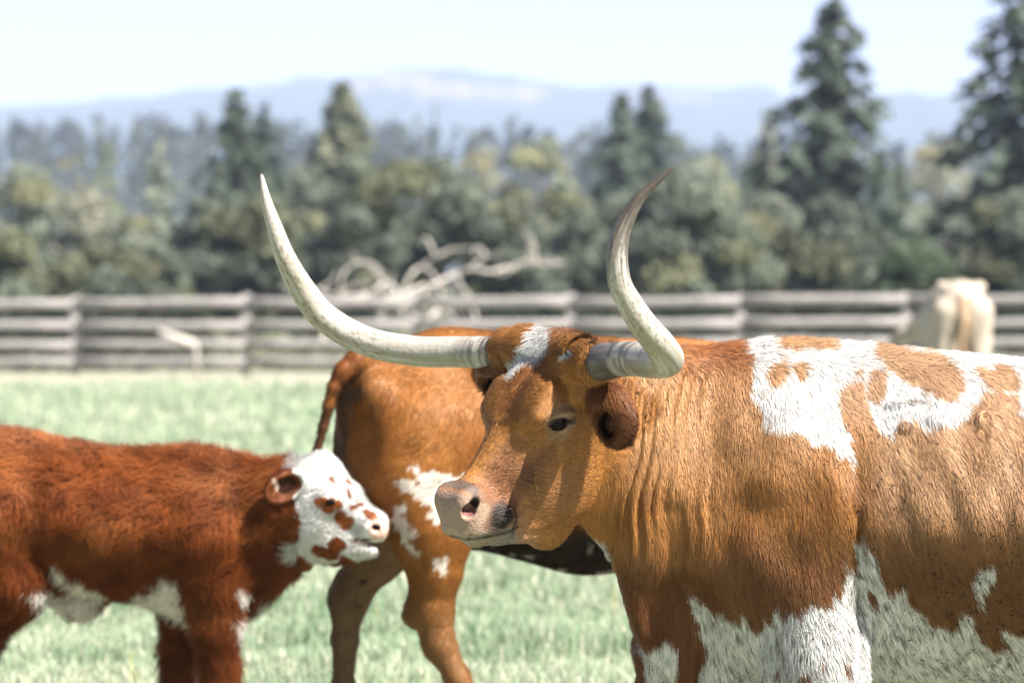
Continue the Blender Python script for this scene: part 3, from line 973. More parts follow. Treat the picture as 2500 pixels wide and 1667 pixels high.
# ------------------------------------------------------------------ grass
def grass():
    r = np.random.default_rng(8)
    m, n, l, b = nodes('grass_blade')
    at = n.new('ShaderNodeAttribute'); at.attribute_name = 'coat'
    l.new(at.outputs['Color'], b.inputs['Base Color']); b.inputs['Roughness'].default_value = .5; b.inputs['Specular IOR Level'].default_value = .3
    tr = n.new('ShaderNodeBsdfTranslucent'); mx = n.new('ShaderNodeMixShader'); mx.inputs[0].default_value = .35
    l.new(at.outputs['Color'], tr.inputs['Color']); l.new(b.outputs[0], mx.inputs[1]); l.new(tr.outputs[0], mx.inputs[2]); l.new(mx.outputs[0], n['Material Output'].inputs['Surface'])
    Vs, Fs, Cs, o = [], [], [], 0
    for (y0, y1, hx, cnt, hgt, wid) in ((7.2, 13.2, 3.6, 30000, .075, .0045), (13.2, 18.5, 3.1, 95000, .085, .0048), (18.5, 30, 5.0, 80000, .095, .008), (30, 57.5, 9.5, 52000, .11, .016), (13.2, 18.5, -3.1, 40000, .085, .0065), (18.5, 30, -5.0, 40000, .095, .011), (30, 57.5, -9.5, 30000, .11, .02)):
        y = r.uniform(y0, y1, cnt); half = abs(hx) if y0 < 18 else abs(hx) * y / y1
        x = r.uniform(-1, 1, cnt) * half
        if hx < 0: x = np.sign(x) * half * (1 + .9 * np.abs(x) / half)         # the pasture goes on to both sides
        p = np.stack([x, y, y * 0], 1)
        tuft = fbm(p, 2.3, 41, 3); keep = r.random(cnt) < .45 + .9 * sm(tuft, .35, .6)
        p = p[keep]; tuft = tuft[keep]; k = len(p)
        p[:, 2] = terrain(p[:, 0], p[:, 1])
        h = hgt * .82 * r.uniform(.45, 1.25, k) * (.6 + .9 * sm(tuft, .40, .70))
        a = r.uniform(0, 6.28, k); bend = r.uniform(.15, .95, k) * h
        w = wid * r.uniform(.7, 1.3, k)
        dx = np.stack([np.cos(a), np.sin(a), a * 0], 1); px_ = np.stack([-np.sin(a), np.cos(a), a * 0], 1)
        up = np.array((0, 0, 1.0))
        b0 = p - up * .01
        m1 = p + up * (h * .6)[:, None] + dx * (bend * .3)[:, None]
        t1 = p + up * (h * (1 - .25 * bend / h))[:, None] + dx * bend[:, None]
        W = px_ * (w * .5)[:, None]
        V = np.stack([b0 - W, b0 + W, m1 - W * .85, m1 + W * .85, t1 - W * .2, t1 + W * .2], 1)
        F = (np.arange(k)[:, None] * 6 + np.array([[0, 1, 3, 2, 2, 3, 5, 4]])).reshape(-1, 4)
        tone = vnoise(p, 1.3, 44)
        c = np.array((.195, .285, .170)) + (np.array((.385, .43, .31)) - np.array((.195, .285, .170))) * sm(tone * .6 + r.random(k) * .5, .35, .85)[:, None]
        dry = r.random(k) < .16
        c[dry] = np.array((.58, .55, .44))
        c *= r.uniform(.75, 1.25, k)[:, None]
        Vs.append(V.reshape(-1, 3)); Fs.append(F + o); Cs.append(np.repeat(c, 6, axis=0)); o += k * 6
    ob = link('grass', mesh_np('grass', np.concatenate(Vs), np.concatenate(Fs), [m], col=np.clip(np.concatenate(Cs), 0, 1)))
    tag(ob, 'short pale green pasture grass', 'grass', kind='stuff')
    # buttercups
    k = 90; y = r.uniform(13.6, 30, k); x = r.uniform(-1, 1, k) * .135 * y
    c = np.stack([x, y, .06 + r.uniform(0, .05, k)], 1)
    ang = np.arange(6) / 6 * 6.283
    ring = np.stack([np.cos(ang), np.sin(ang), ang * 0 + .25], 1) * .011
    V = np.concatenate([c[:, None, :] + ring[None], c[:, None, :] + np.array((0, 0, -.0))], 1).reshape(-1, 3)
    F = []
    for i in range(k):
        q = i * 7
        for j in range(0, 6, 2): F.append((q + j, q + (j + 1) % 6, q + (j + 2) % 6, q + 6))
        # stem
    S0 = len(V)
    st = []
    for i in range(k):
        for dx in (-.0015, .0015): st.append((c[i, 0] + dx, c[i, 1], 0)); st.append((c[i, 0] + dx, c[i, 1], c[i, 2]))
        q = S0 + i * 4; F.append((q, q + 1, q + 3, q + 2))
    V = np.concatenate([V, np.array(st)])
    me = mesh_np('buttercups', V, np.array(F), [mat_plain('petal', (.62, .50, .14), .5), mat_plain('stem', (.12, .2, .08), .6)])
    mi = np.array([1 if (i % 4 == 3) else 0 for i in range(len(F))], dtype=np.int32)
    me.polygons.foreach_set('material_index', mi)
    ob = link('buttercups', me)
    tag(ob, 'scattered tiny yellow buttercups in the pasture grass', 'flowers', kind='stuff')
grass()
# ------------------------------------------------------------------ the longhorn in front
TH = R(53)
H0 = P(1350, 815, 9.15)
_F = np.array((-math.sin(TH), -math.cos(TH), 0.0))
_L = np.array((math.cos(TH), -math.sin(TH), 0.0))
_U = np.array((0, 0, 1.0))
_ro = R(-4.5)                                    # the head hangs a little to its left
_L, _U = _L * math.cos(_ro) + _U * math.sin(_ro), _U * math.cos(_ro) - _L * math.sin(_ro)
PH = R(52)
_A = _F * math.cos(PH) - _U * math.sin(PH)       # along the face, poll to muzzle
_V = _F * math.sin(PH) + _U * math.cos(PH)       # out of the forehead
HEAD = Frame(H0, _A, _L, _V, .955)                     # (s, l, v)
FLU = Frame(H0, _F, _L, _U)                      # (forward, left, up)

def cow_volume():
    y = lambda px, py, Y: P(px, py, Y)
    x0 = P(1040, 0, 9.0)[0]; xh = P(1570, 0, 9.0)[0]; xv = P(2560, 0, 9.2)[0]
    vol = Vol(axis_steps([(x0, xh, 0.003), (xh, xv, 0.005), (xv, 2.2, 0.014)]),
              axis_steps([(8.72, 9.34, 0.0034), (9.34, 10.0, 0.010)]),
              axis_steps([(-0.02, 0.55, 0.010), (0.55, 0.80, 0.006), (0.80, 1.42, 0.0034)]))
    # trunk and neck
    px = [1385, 1440, 1480, 1505, 1525, 1550, 1580, 1630, 1690, 1750, 1820, 1900, 2000, 2100, 2250, 2400, 2520, 2700, 2900, 3050, 3180, 3260]
    tp = [ 868,  846,  842,  842,  842,  843,  845,  848,  850,  852,  851,  848,  845,  850,  862,  874,  882,  890,  880,  868,  880,  960]
    bt = [1230, 1298, 1345, 1390, 1455, 1535, 1590, 1635, 1685, 1700, 1702, 1698, 1685, 1672, 1668, 1668, 1668, 1640, 1580, 1500, 1360, 1150]
    w  = [.080, .100, .112, .122, .130, .140, .150, .170, .195, .215, .245, .270, .290, .305, .345, .375, .385, .375, .325, .29, .24, .12]
    yc = [9.27, 9.30, 9.33, 9.345, 9.36, 9.375, 9.39, 9.42, 9.45, 9.47, 9.48, 9.49, 9.5, 9.5, 9.5, 9.5, 9.5, 9.5, 9.5, 9.5, 9.5, 9.5]
    st = dict(x=[], top=[], bot=[], w=w, yc=yc, n=[2.1] * 8 + [2.0] * 14, tt=[.25] * 8 + [.42] * 14, tb=[.25] * 6 + [.40] * 5 + [.42] * 11)
    for i in range(len(px)):
        st['x'].append(P(px[i], 0, yc[i] - 0.03)[0]); st['top'].append(P(0, tp[i], yc[i])[2]); st['bot'].append(P(0, bt[i], yc[i])[2])
    vol.loft(st, k=0.01)
    # forearm and leg
    vol.chain([y(1960, 1470, 9.31), y(1990, 1600, 9.29), y(1995, 1700, 9.28), y(1990, 1800, 9.28)], [.100, .098, .088, .066], 0.09)
    vol.chain([y(1990, 1790, 9.28), y(1985, 1850, 9.28), y(1985, 1900, 9.29), y(1985, 2080, 9.3), y(1975, 2130, 9.3)], [.066, .062, .045, .040, .050], 0.02)
    vol.chain([y(1975, 2120, 9.3), y(1960, 2185, 9.28)], [.05, .055], 0.02)
    # far foreleg with its white stocking, stepping forward
    vol.chain([y(1690, 1480, 9.60), y(1625, 1580, 9.62), y(1612, 1690, 9.62), y(1600, 1790, 9.62)], [.10, .068, .052, .055], 0.04)
    vol.chain([y(1600, 1790, 9.62), y(1600, 1850, 9.62), y(1605, 2060, 9.62), y(1600, 2110, 9.62), y(1585, 2150, 9.6)], [.055, .043, .038, .047, .053], 0.02)
    # brisket lump between the legs
    vol.ell(y(1690, 1560, 9.42), (.055, .09, .13), 0.05)
    # hind legs
    for Yo, dx in ((9.32, 0), (9.68, 110)):
        X = lambda a, b: y(a + dx, b, Yo)
        vol.chain([X(3080, 1160), X(3050, 1420), X(3150, 1640), X(3190, 1740)], [.21, .15, .085, .06], 0.06)
        vol.chain([X(3190, 1740), X(3165, 1960), X(3150, 2090), X(3125, 2140)], [.058, .042, .050, .055], 0.03)
    vol.ell(y(3080, 1000, 9.5), (.22, .25, .16), 0.1)
    # muscles under the hide
    H_ = lambda a, b: vol.hit(a, b, 8.8, 9.9)
    vol.swell(y(1940, 1110, 9.25), .13, .18, .030, rot=R(12))
    vol.swell(y(1820, 1390, 9.28), .11, .11, .036)
    vol.swell(y(1860, 1240, 9.25), .07, .05, -.006)
    vol.swell(y(2000, 1420, 9.24), .08, .12, .016)
    vol.swell(y(2040, 1250, 9.24), .035, .14, .010)
    vol.swell(y(1700, 1000, 9.25), .09, .24, -.005)
    vol.crease([H_(2084, 1060), H_(2092, 1200), H_(2102, 1380), H_(2096, 1500), H_(2105, 1620)], .026, .009)
    vol.crease([H_(2092, 1240), H_(2102, 1380), H_(2096, 1500), H_(2105, 1620)], .012, .010)
    vol.crease([H_(1640, 1250), H_(1645, 1350), H_(1668, 1450), H_(1695, 1560), H_(1700, 1640)], .034, .024)
    vol.crease([H_(1672, 1450), H_(1690, 1540), H_(1700, 1650)], .055, .085)
    vol.crease([H_(1880, 1540), H_(1895, 1660)], .025, .015)
    vol.crease([H_(1560, 1400), H_(1600, 1500), H_(1660, 1580)], .030, .012)
    # slack skin hanging in folds down the neck
    def folds(x, yy, z):
        px_ = 1250 + x / (9.2 * KPX); py_ = 692 + (HC - z) / (9.2 * KPX)
        m = sm(px_, 1470, 1530) * (1 - sm(px_, 1640, 1790)) * sm(py_, 870, 960) * (1 - sm(py_, 1330, 1480))
        u = px_ + 0.10 * (py_ - 1100) + 11 * np.sin(py_ / 95.0 + px_ / 60.0) + 5 * np.sin(py_ / 37.0)
        lam = 31.0
        f = np.sin(u * 2 * np.pi / lam) + 0.5 * np.sin(u * 2 * np.pi / 53.0 + 1.0) + 0.35 * np.sin(u * 2 * np.pi / 17.0 + py_ / 50.0)
        wob = (0.65 + 0.35 * np.sin(py_ / 70.0 + px_ / 33.0)) * (.62 + .55 * np.sin(px_ / 41.0 + py_ / 130.0) * np.sin(py_ / 83.0 - px_ / 66.0 + 1.0))
        return (0.0074 * m * f * wob + 0 * yy).astype(np.float32)
    a, b = P(1440, 1500, 9.2), P(1800, 850, 9.2)
    vol.disp(WORLD, (a[0], 8.9, a[2]), (b[0], 9.5, b[2]), folds)
    def ribs(x, yy, z):
        px_ = 1250 + x / (9.2 * KPX); py_ = 692 + (HC - z) / (9.2 * KPX)
        m = sm(px_, 2120, 2220) * (1 - sm(px_, 2600, 2800)) * sm(py_, 1040, 1150) * (1 - sm(py_, 1400, 1560))
        f = np.sin((px_ - 0.45 * (py_ - 1200)) * 2 * np.pi / 108.0) + 0.5 * np.sin((px_ - 0.3 * (py_ - 1200)) * 2 * np.pi / 61.0 + 2)
        return (0.0020 * m * f + 0 * yy).astype(np.float32)
    a, b = P(2080, 1640, 9.2), P(2900, 980, 9.2)
    vol.disp(WORLD, (a[0], 8.9, a[2]), (b[0], 9.4, b[2]), ribs)
    def lumpy(x, yy, z):                               # uneven flesh under the hide
        p1 = np.sin(x * 27 + 4 * np.sin(z * 9)) * np.sin(z * 13 + 2 * np.sin(x * 11)) + .7 * np.sin(x * 46 + 9 * z + 1.3) * np.sin(z * 21 - 6 * x)
        px_ = 1250 + x / (9.2 * KPX)
        return (.0042 * p1 * sm(px_, 1690, 1790) * sm(z, .75, .9) * (1 - sm(z, 1.2, 1.33)) + 0 * yy).astype(np.float32)
    a, b = P(1680, 1600, 9.2), P(2900, 850, 9.2)
    vol.disp(WORLD, (a[0], 8.9, .75), (b[0], 9.5, 1.34), lumpy)
    # round scarred lumps high on the ribs
    for (a, b, r) in ((2293, 1026, .018), (2405, 1024, .021), (2212, 1040, .012)):
        A = vol.hit(a, b, 8.9, 9.6)
        if A is not None:
            vol.ell(A + (0, .002, 0), (r, .012, r), 0.016)
            B = vol.hit(a + 2, b - 8, 8.9, 9.6)
            vol.ell(B + (0, -.006, 0), (r * .55, .014, r * .45), 0.007, mode='cut')
    A, B = vol.hit(2175, 988, 8.9, 9.6), vol.hit(2235, 978, 8.9, 9.6)
    vol.cap(A + (0, .003, 0), B + (0, .003, 0), .007, .006, 0.012)

    # ---------------- head
    h = Vol(vol.ax[0], vol.ax[1], vol.ax[2])
    s_ = [-.045, .0, .06, .12, .18, .24, .30, .36, .42, .455, .49, .53, .556]
    t_ = [-.075, -.036, -.012, .002, .002, -.006, -.012, -.017, -.018, -.012, -.005, -.026, -.058]
    b_ = [-.130, -.21, -.27, -.31, -.330, -.342, -.352, -.345, -.312, -.262, -.202, -.150, -.105]
    w_ = [.060, .108, .116, .112, .106, .098, .090, .081, .073, .068, .067, .063, .045]
    tt = [.1, .06, .05, .05, .07, .16, .30, .38, .42, .36, .25, .2, .2]
    tb = [.3, .35, .35, .32, .30, .26, .22, .20, .16, .14, .14, .15, .2]
    h.loft(dict(x=s_, top=t_, bot=b_, w=w_, tt=tt, tb=tb, n=[2.2, 2.6, 3.2, 3.4, 3.2, 2.8, 2.6, 2.6, 2.5, 2.4, 2.3, 2.3, 2.2]), k=0.01, fr=HEAD)
    for sg in (-1, 1):
        h.ell((.203, sg * .080, -.066), (.062, .022, .052), .06, HEAD)            # orbit
        h.cap((.165, sg * .096, -.030), (.220, sg * .094, -.034), .014, .012, .045, HEAD)   # brow ridge
        h.cap((.25, sg * .088, -.125), (.35, sg * .070, -.115), .018, .010, .05, HEAD)      # cheek bone
        h.ell((.285, sg * .064, -.225), (.095, .036, .100), .05, HEAD)             # jaw muscle
        h.cap((.040, sg * .09, -.036), (.047, sg * .168, -.032), .050, .049, .035, HEAD)    # horn boss
        h.ell((.485, sg * .046, -.050), (.042, .026, .046), .03, HEAD)             # nostril wing
        h.cap((.45, sg * .052, -.140), (.525, sg * .036, -.105), .028, .028, .03, HEAD)   # upper lip
        h.cap((.39, sg * .040, -.270), (.487, sg * .028, -.178), .028, .024, .03, HEAD)    # lower jaw
    h.ell((.030, .01, -.026), (.045, .075, .022), .03, HEAD)                          # poll
    h.cap((.485, .022, -.165), (.528, .012, -.142), .026, .022, .02, HEAD)           # chin
    h.cap((.485, -.022, -.165), (.528, -.012, -.142), .026, .022, .02, HEAD)
    h.ell((.37, 0, -.312), (.060, .045, .032), .03, HEAD)                          # loose skin at the throat
    # hollow in front of the eye and along the nose
    for sg in (-1, 1):
        h.ell((.345, sg * .104, -.080), (.075, .022, .026), .04, HEAD, mode='cut')
    # ears: cups that open towards the front
    EARS = []; EARDROP = np.array((0.0, -.006, -.018))
    for c, e1, e3, rr in (((-.036, .203, -.176), (.0, .58, -.68), (.85, .36, -.05), (.076, .053, .030)),
                          ((.000, -.195, -.128), (-.06, -.90, .06), (.75, -.30, .0), (.085, .055, .036))):
        e1 = norm(e1); e3 = norm(np.array(e3) - e1 * (np.array(e3) @ e1)); e2 = np.cross(e3, e1)
        c = np.array(c)
        h.ell(c, rr, .022, FLU, axes=(e1, e2, e3))
        h.cap((c * (.45, .6, .75)), c - e1 * .04, .028, .030, .03, FLU)
        h.ell(c + e3 * .024 + EARDROP, (rr[0] * .60, rr[1] * .56, .034), .010, FLU, mode='cut', axes=(e1, e2, e3))
        EARS.append((c, e1, e2, e3, rr))
    # eyes
    EYES = []
    for pxy, sg in (((1362, 1031), 1),):
        hp = h.hit(*pxy, 8.7, 9.5)
        q = HEAD.loc(hp)
        EYES += [(q[0], q[1], q[2]), (q[0], -q[1], q[2])]
    EYE_AX = []
    for q in EYES:
        q = np.array(q); sg = 1 if q[1] > 0 else -1
        n_ = norm((.12, sg * .96, .20)); a_ = norm(np.array((.74, sg * -.15, .62)) - n_ * (np.array((.74, sg * -.15, .62)) @ n_)); b_x = np.cross(n_, a_)
        EYE_AX.append((q, a_, b_x, n_))
        h.ell(q - n_ * .006, (.046, .033, .016), .016, HEAD, axes=(a_, b_x, n_))       # lids
        h.ell(q + n_ * .004, (.032, .0195, .024), .006, HEAD, mode='cut', axes=(a_, b_x, n_))
        h.cap(q + a_ * .030 + n_ * .004, q + a_ * .046 - n_ * .004, .004, .003, .01, HEAD, mode='cut')  # tear corner
        up = b_x if (b_x @ np.array((-.6, 0, .8))) > 0 else -b_x
        h.cap(q - a_ * .034 + up * .016 + n_ * .010, q + a_ * .030 + up * .020 + n_ * .010, .006, .005, .012, HEAD)   # fold over the upper lid
    # nostrils: comma shaped
    for pxy in ((1146, 1250),):
        hp = h.hit(*pxy, 8.6, 9.4); q = HEAD.loc(hp)
        hp2 = h.hit(1160, 1229, 8.6, 9.4); q2 = HEAD.loc(hp2)
        for sg in (1, -1):
            m = np.array((1, sg, 1))
            h.ell((q + (-.002, -.004, 0)) * m, (.021, .017, .017), .006, HEAD, mode='cut')
            h.cap(q2 * m, (q + (-.012, -.016, .0)) * m, .0095, .014, .006, HEAD, mode='cut')
        NOSE = (q, q2)
    # mouth line and creases of the cheek
    def crease(pts, r, k):
        W = [h.hit(a, b, 8.6, 9.6) for a, b in pts]
        for A, B in zip(W[:-1], W[1:]):
            if A is None or B is None: continue
            for m in (1, -1):
                a_, b_x = HEAD.loc(A) * (1, m, 1), HEAD.loc(B) * (1, m, 1)
                h.cap(a_, b_x, r, r, k, HEAD, mode='cut')
    crease([(1098, 1311), (1150, 1313), (1195, 1306), (1240, 1298), (1262, 1288)], .0035, .006)
    for pts, sg_, am in (([(1285, 1306), (1320, 1302), (1370, 1288), (1412, 1264)], .012, .006), ([(1262, 1332), (1310, 1322), (1345, 1308)], .006, .006),
                         ([(1380, 1334), (1412, 1296), (1432, 1268)], .008, .008), ([(1256, 1250), (1272, 1238), (1280, 1230)], .010, .008),
                         ([(1300, 1165), (1305, 1200), (1310, 1225)], .004, .002), ([(1270, 1065), (1300, 1062)], .012, .006)):
        W = [h.hit(a, b, 8.6, 9.6) for a, b in pts]
        W = [p for p in W if p is not None]
        if len(W) > 1: h.crease(W, sg_, am)
    # join head to neck
    D = vol.D; k = np.float32(0.035)
    hh = np.clip(0.5 + 0.5 * (D - h.D) / k, 0, 1)
    vol.D = D + (h.D - D) * hh - k * hh * (1 - hh)
    return vol, EARS, EYE_AX, NOSE

cow_vol, COW_EARS, COW_EYES, COW_NOSE = cow_volume()
cow_V, cow_Fc, cow_N = cow_vol.surface()

def planar(V, Yc):
    return 1250 + V[:, 0] / (Yc * KPX), 692 + (HC - V[:, 2]) / (Yc * KPX)

def horn(name, path, parent, near):
    p = np.array([list(P(a, b, Y)) + [r * Y * KPX] for a, b, Y, r in path])
    q = spline(p, 150)
    seg = 40
    r = q[:, 3]
    V, F = tube(q[:, :3], np.maximum(r, .0015), seg=seg)
    n = len(q)
    t = np.repeat(np.linspace(0, 1, n), seg); t = np.append(t, [0, 1])
    ang = np.tile(np.arange(seg) / seg * 2 * np.pi, n); ang = np.append(ang, [0, 0])
    # growth rings near the skull, shallow grooves along the shaft
    cen = np.vstack([np.repeat(q[:, :3], seg, axis=0), q[0, :3], q[-1, :3]])
    d = V - cen
    ring = fbm(np.stack([t * 90, ang * 0.25, t * 0], 1), 1.0, 3) - 0.5
    groove = fbm(np.stack([np.cos(ang) * 3, np.sin(ang) * 3, t * 4], 1), 1.6, 7) - 0.5
    V = cen + d * (1 + ring * 0.07 * (1 - sm(t, .10, .34)) + groove * 0.03 * (1 - sm(t, .8, 1.0)))[:, None]
    arc = np.stack([np.cos(ang) * 1.5, np.sin(ang) * 1.5, t * 22], 1)
    streak = fbm(np.stack([np.cos(ang) * 6, np.sin(ang) * 6, t * 7], 1), 1.4, 5, 4)
    crack = np.abs(fbm(np.stack([np.cos(ang) * 5, np.sin(ang) * 5, t * 26], 1), 1.5, 9, 4) - 0.5)
    base = np.array((.365, .342, .305)); c = np.tile(base, (len(V), 1))
    mixc = lambda c, col, w: c + (np.array(col) - c) * np.clip(w, 0, 1)[:, None]
    c = mixc(c, (.30, .265, .20), sm(streak, .46, .66) * .7)
    c = mixc(c, (.45, .425, .38), sm(fbm(arc, 1.0, 21), .5, .8) * .5)
    rl = fbm(np.stack([t * 120, ang * 0.4, t * 0], 1), 1.0, 13, 2)
    dark = (1 - sm(t, .14, .34))
    c = mixc(c, (.32, .29, .25), dark * .55)
    c = mixc(c, (.055, .045, .04), sm(rl, .44, .56) * (1 - sm(t, .12, .32)) * .9)
    c = mixc(c, (.035, .028, .025), (1 - sm(t + (streak - .5) * .06, .095, .165)) * .88)
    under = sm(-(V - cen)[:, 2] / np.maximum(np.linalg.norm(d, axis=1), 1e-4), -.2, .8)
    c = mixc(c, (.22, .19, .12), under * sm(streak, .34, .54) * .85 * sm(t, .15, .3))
    c = mixc(c, (.13, .10, .06), (1 - sm(crack, .0, .026)) * .8 * sm(t, .3, .4) * (1 - sm(t, .85, .95)))
    if near:
        c = mixc(c, (.10, .082, .066), sm(t + (streak - .5) * .35, .55, .67) * .85)
        c = mixc(c, (.040, .031, .025), sm(t + (streak - .5) * .4, .62, .80) * .85)
        c = mixc(c, (.30, .22, .15), sm(t, .97, .995))
    else:
        c = mixc(c, (.36, .31, .25), sm(t + (streak - .5) * .8, .70, .95) * .6)
        c = mixc(c, (.52, .43, .40), sm(t, .90, .98) * .8)
    m, nn, ll, bb = nodes('horn_' + ('dark' if near else 'pale'))
    bb.inputs['Roughness'].default_value = .42; bb.inputs['Specular IOR Level'].default_value = .35
    at = nn.new('ShaderNodeAttribute'); at.attribute_name = 'coat'; ll.new(at.outputs['Color'], bb.inputs['Base Color'])
    tc = nn.new('ShaderNodeTexCoord'); tx = nn.new('ShaderNodeTexNoise'); tx.inputs['Scale'].default_value = 90; tx.inputs['Detail'].default_value = 6
    ll.new(tc.outputs['Object'], tx.inputs['Vector'])
    bp = nn.new('ShaderNodeBump'); bp.inputs['Strength'].default_value = .45; bp.inputs['Distance'].default_value = .004
    ll.new(tx.outputs['Fac'], bp.inputs['Height']); ll.new(bp.outputs['Normal'], bb.inputs['Normal'])
    return link(name, mesh_np(name, V, F, [m], smooth=True, col=c), parent)

HORN_FAR = [(1300, 866, 9.24, 20), (1246, 863, 9.285, 41), (1190, 861, 9.33, 40), (1124, 859, 9.38, 38), (1014, 857, 9.44, 37), (895, 833, 9.49, 36),
            (795, 777, 9.51, 35), (743, 713, 9.49, 32), (698, 632, 9.45, 26), (671, 556, 9.44, 19.5), (652, 494, 9.44, 13), (640, 435, 9.45, 5), (639, 428, 9.45, 2)]
HORN_NEAR = [(1395, 874, 9.14, 25), (1450, 885, 9.03, 45.5), (1533, 876, 8.86, 43), (1596, 881, 8.70, 42), (1630, 878, 8.55, 40.5), (1611, 842, 8.46, 38),
             (1574, 797, 8.42, 35), (1541, 747, 8.40, 32), (1513, 690, 8.38, 28.5), (1507, 618, 8.37, 25.5), (1521, 556, 8.37, 21.5), (1557, 490, 8.37, 15), (1597, 449, 8.37, 9.5), (1640, 413, 8.37, 3.5), (1643, 410, 8.37, 1.5)]
# ---- the coat: orange tan with white patches, speckled belly, pale muzzle
TAN = np.array((.375, .155, .036)); RUST = np.array((.30, .085, .018)); SAND = np.array((.46, .22, .075)); WHITE = np.array((.80, .77, .73)); DARK = np.array((.010, .008, .007))
Z2 = lambda pts: zpoly(pts, 1500, 780, .5656)
W_BACK = Z2([(505, 60), (540, 130), (575, 165), (600, 240), (598, 340), (640, 400), (655, 455), (720, 482), (770, 470), (832, 492), (868, 535), (930, 518), (958, 560), (1008, 590), (1032, 640), (1022, 470),
             (1060, 455), (1110, 440), (1182, 500), (1205, 500), (1250, 440), (1300, 422), (1340, 462), (1480, 452), (1512, 430), (1560, 350), (1605, 315), (1660, 318), (1735, 330), (1760, 420), (1800, 430), (1860, 380), (1990, 420), (2200, 380), (2400, 500), (2600, 300), (2900, 60), (2900, -60), (505, -60)])
T_SPOT = [Z2([(610, 60), (700, 20), (930, 20), (935, 95), (960, 128), (900, 158), (820, 136), (700, 138), (640, 108)]),
          Z2([(965, 300), (985, 262), (1012, 248), (1050, 262), (1085, 310), (1102, 370), (1105, 400), (1130, 450), (1060, 520), (1010, 470), (985, 430), (972, 360)]),
          Z2([(1085, 125), (1100, 60), (1170, 40), (1200, 130), (1400, 168), (1488, 208), (1506, 280), (1470, 342), (1420, 350), (1332, 302), (1262, 250), (1200, 232), (1140, 205)]),
          Z2([(1540, 212), (1640, 194), (1728, 210), (1738, 300), (1650, 318), (1588, 282)]),
          Z2([(1320, 150), (1340, 60), (1420, 60), (1440, 140)]),
          Z2([(1800, 180), (1950, 150), (2100, 220), (2050, 330), (1850, 300)])]
W_BELLY = Z2([(330, 1172), (400, 1240), (450, 1262), (520, 1290), (568, 1288), (605, 1332), (640, 1340), (662, 1310), (690, 1238), (705, 1240), (725, 1268), (760, 1238), (830, 1243), (880, 1205), (925, 1212), (958, 1180), (990, 1128), (1000, 1060), (1052, 1082),
              (1030, 985), (1034, 930), (1070, 952), (1112, 980), (1140, 1082), (1182, 1160), (1218, 1188), (1240, 1152), (1262, 1212), (1302, 1252), (1382, 1312), (1470, 1328), (1500, 1268), (1540, 1252), (1552, 1340), (1610, 1400), (1650, 1450), (1720, 1425), (1668, 1322), (1768, 1362), (1900, 1350), (2100, 1400), (2400, 1300), (2600, 1500), (2600, 2900), (380, 2900), (350, 1700), (375, 1568), (415, 1480), (425, 1420), (380, 1360), (358, 1290)])
W_FLANK = Z2([(1540, 1082), (1600, 1045), (1630, 1052), (1630, 1090), (1592, 1130), (1592, 1195), (1572, 1228), (1552, 1160)])
W_FARLEG = Z2([(112, 1365), (150, 1345), (195, 1330), (245, 1352), (258, 1440), (235, 1530), (210, 1490), (185, 1560), (150, 1530)])
Z1 = lambda pts: zpoly(pts, 1000, 740, .4209)
W_BLAZE = Z1([(555, 460), (585, 385), (635, 325), (665, 285), (700, 235), (725, 195), (790, 175), (850, 195), (845, 260), (820, 290), (770, 330), (720, 375), (680, 380), (640, 400), (600, 440)])
W_BLAZE2 = Z1([(865, 345), (880, 305), (915, 272), (945, 282), (935, 320), (905, 345)])
W_THROAT = Z1([(1020, 1400), (1035, 1330), (1090, 1370), (1150, 1420), (1160, 1480), (1120, 1450), (1060, 1430)])

W_FARLEG = [(1250 + (x - 1250) * 1.042, 692 + (y - 692) * 1.042 + (18 if y > 1600 else 0)) for x, y in W_FARLEG]

def head_weight(p):
    """1 on the head and ears, fading to 0 where the neck begins."""
    q = HEAD.loc(p)
    w = sm(q[:, 0], -.09, -.04) * (1 - sm(np.abs(q[:, 1]), .15, .19)) * sm(q[:, 2] + .25 * (q[:, 0] < .1) * (.1 - q[:, 0]), -.37, -.29)
    e = FLU.loc(p)
    for ec, e1, e2, e3, rr in COW_EARS:
        w = np.maximum(w, 1 - sm(np.linalg.norm(e - ec, axis=1), .085, .10))
    return w * (p[:, 1] < 9.5)

def on_head(p):
    return head_weight(p) > .5

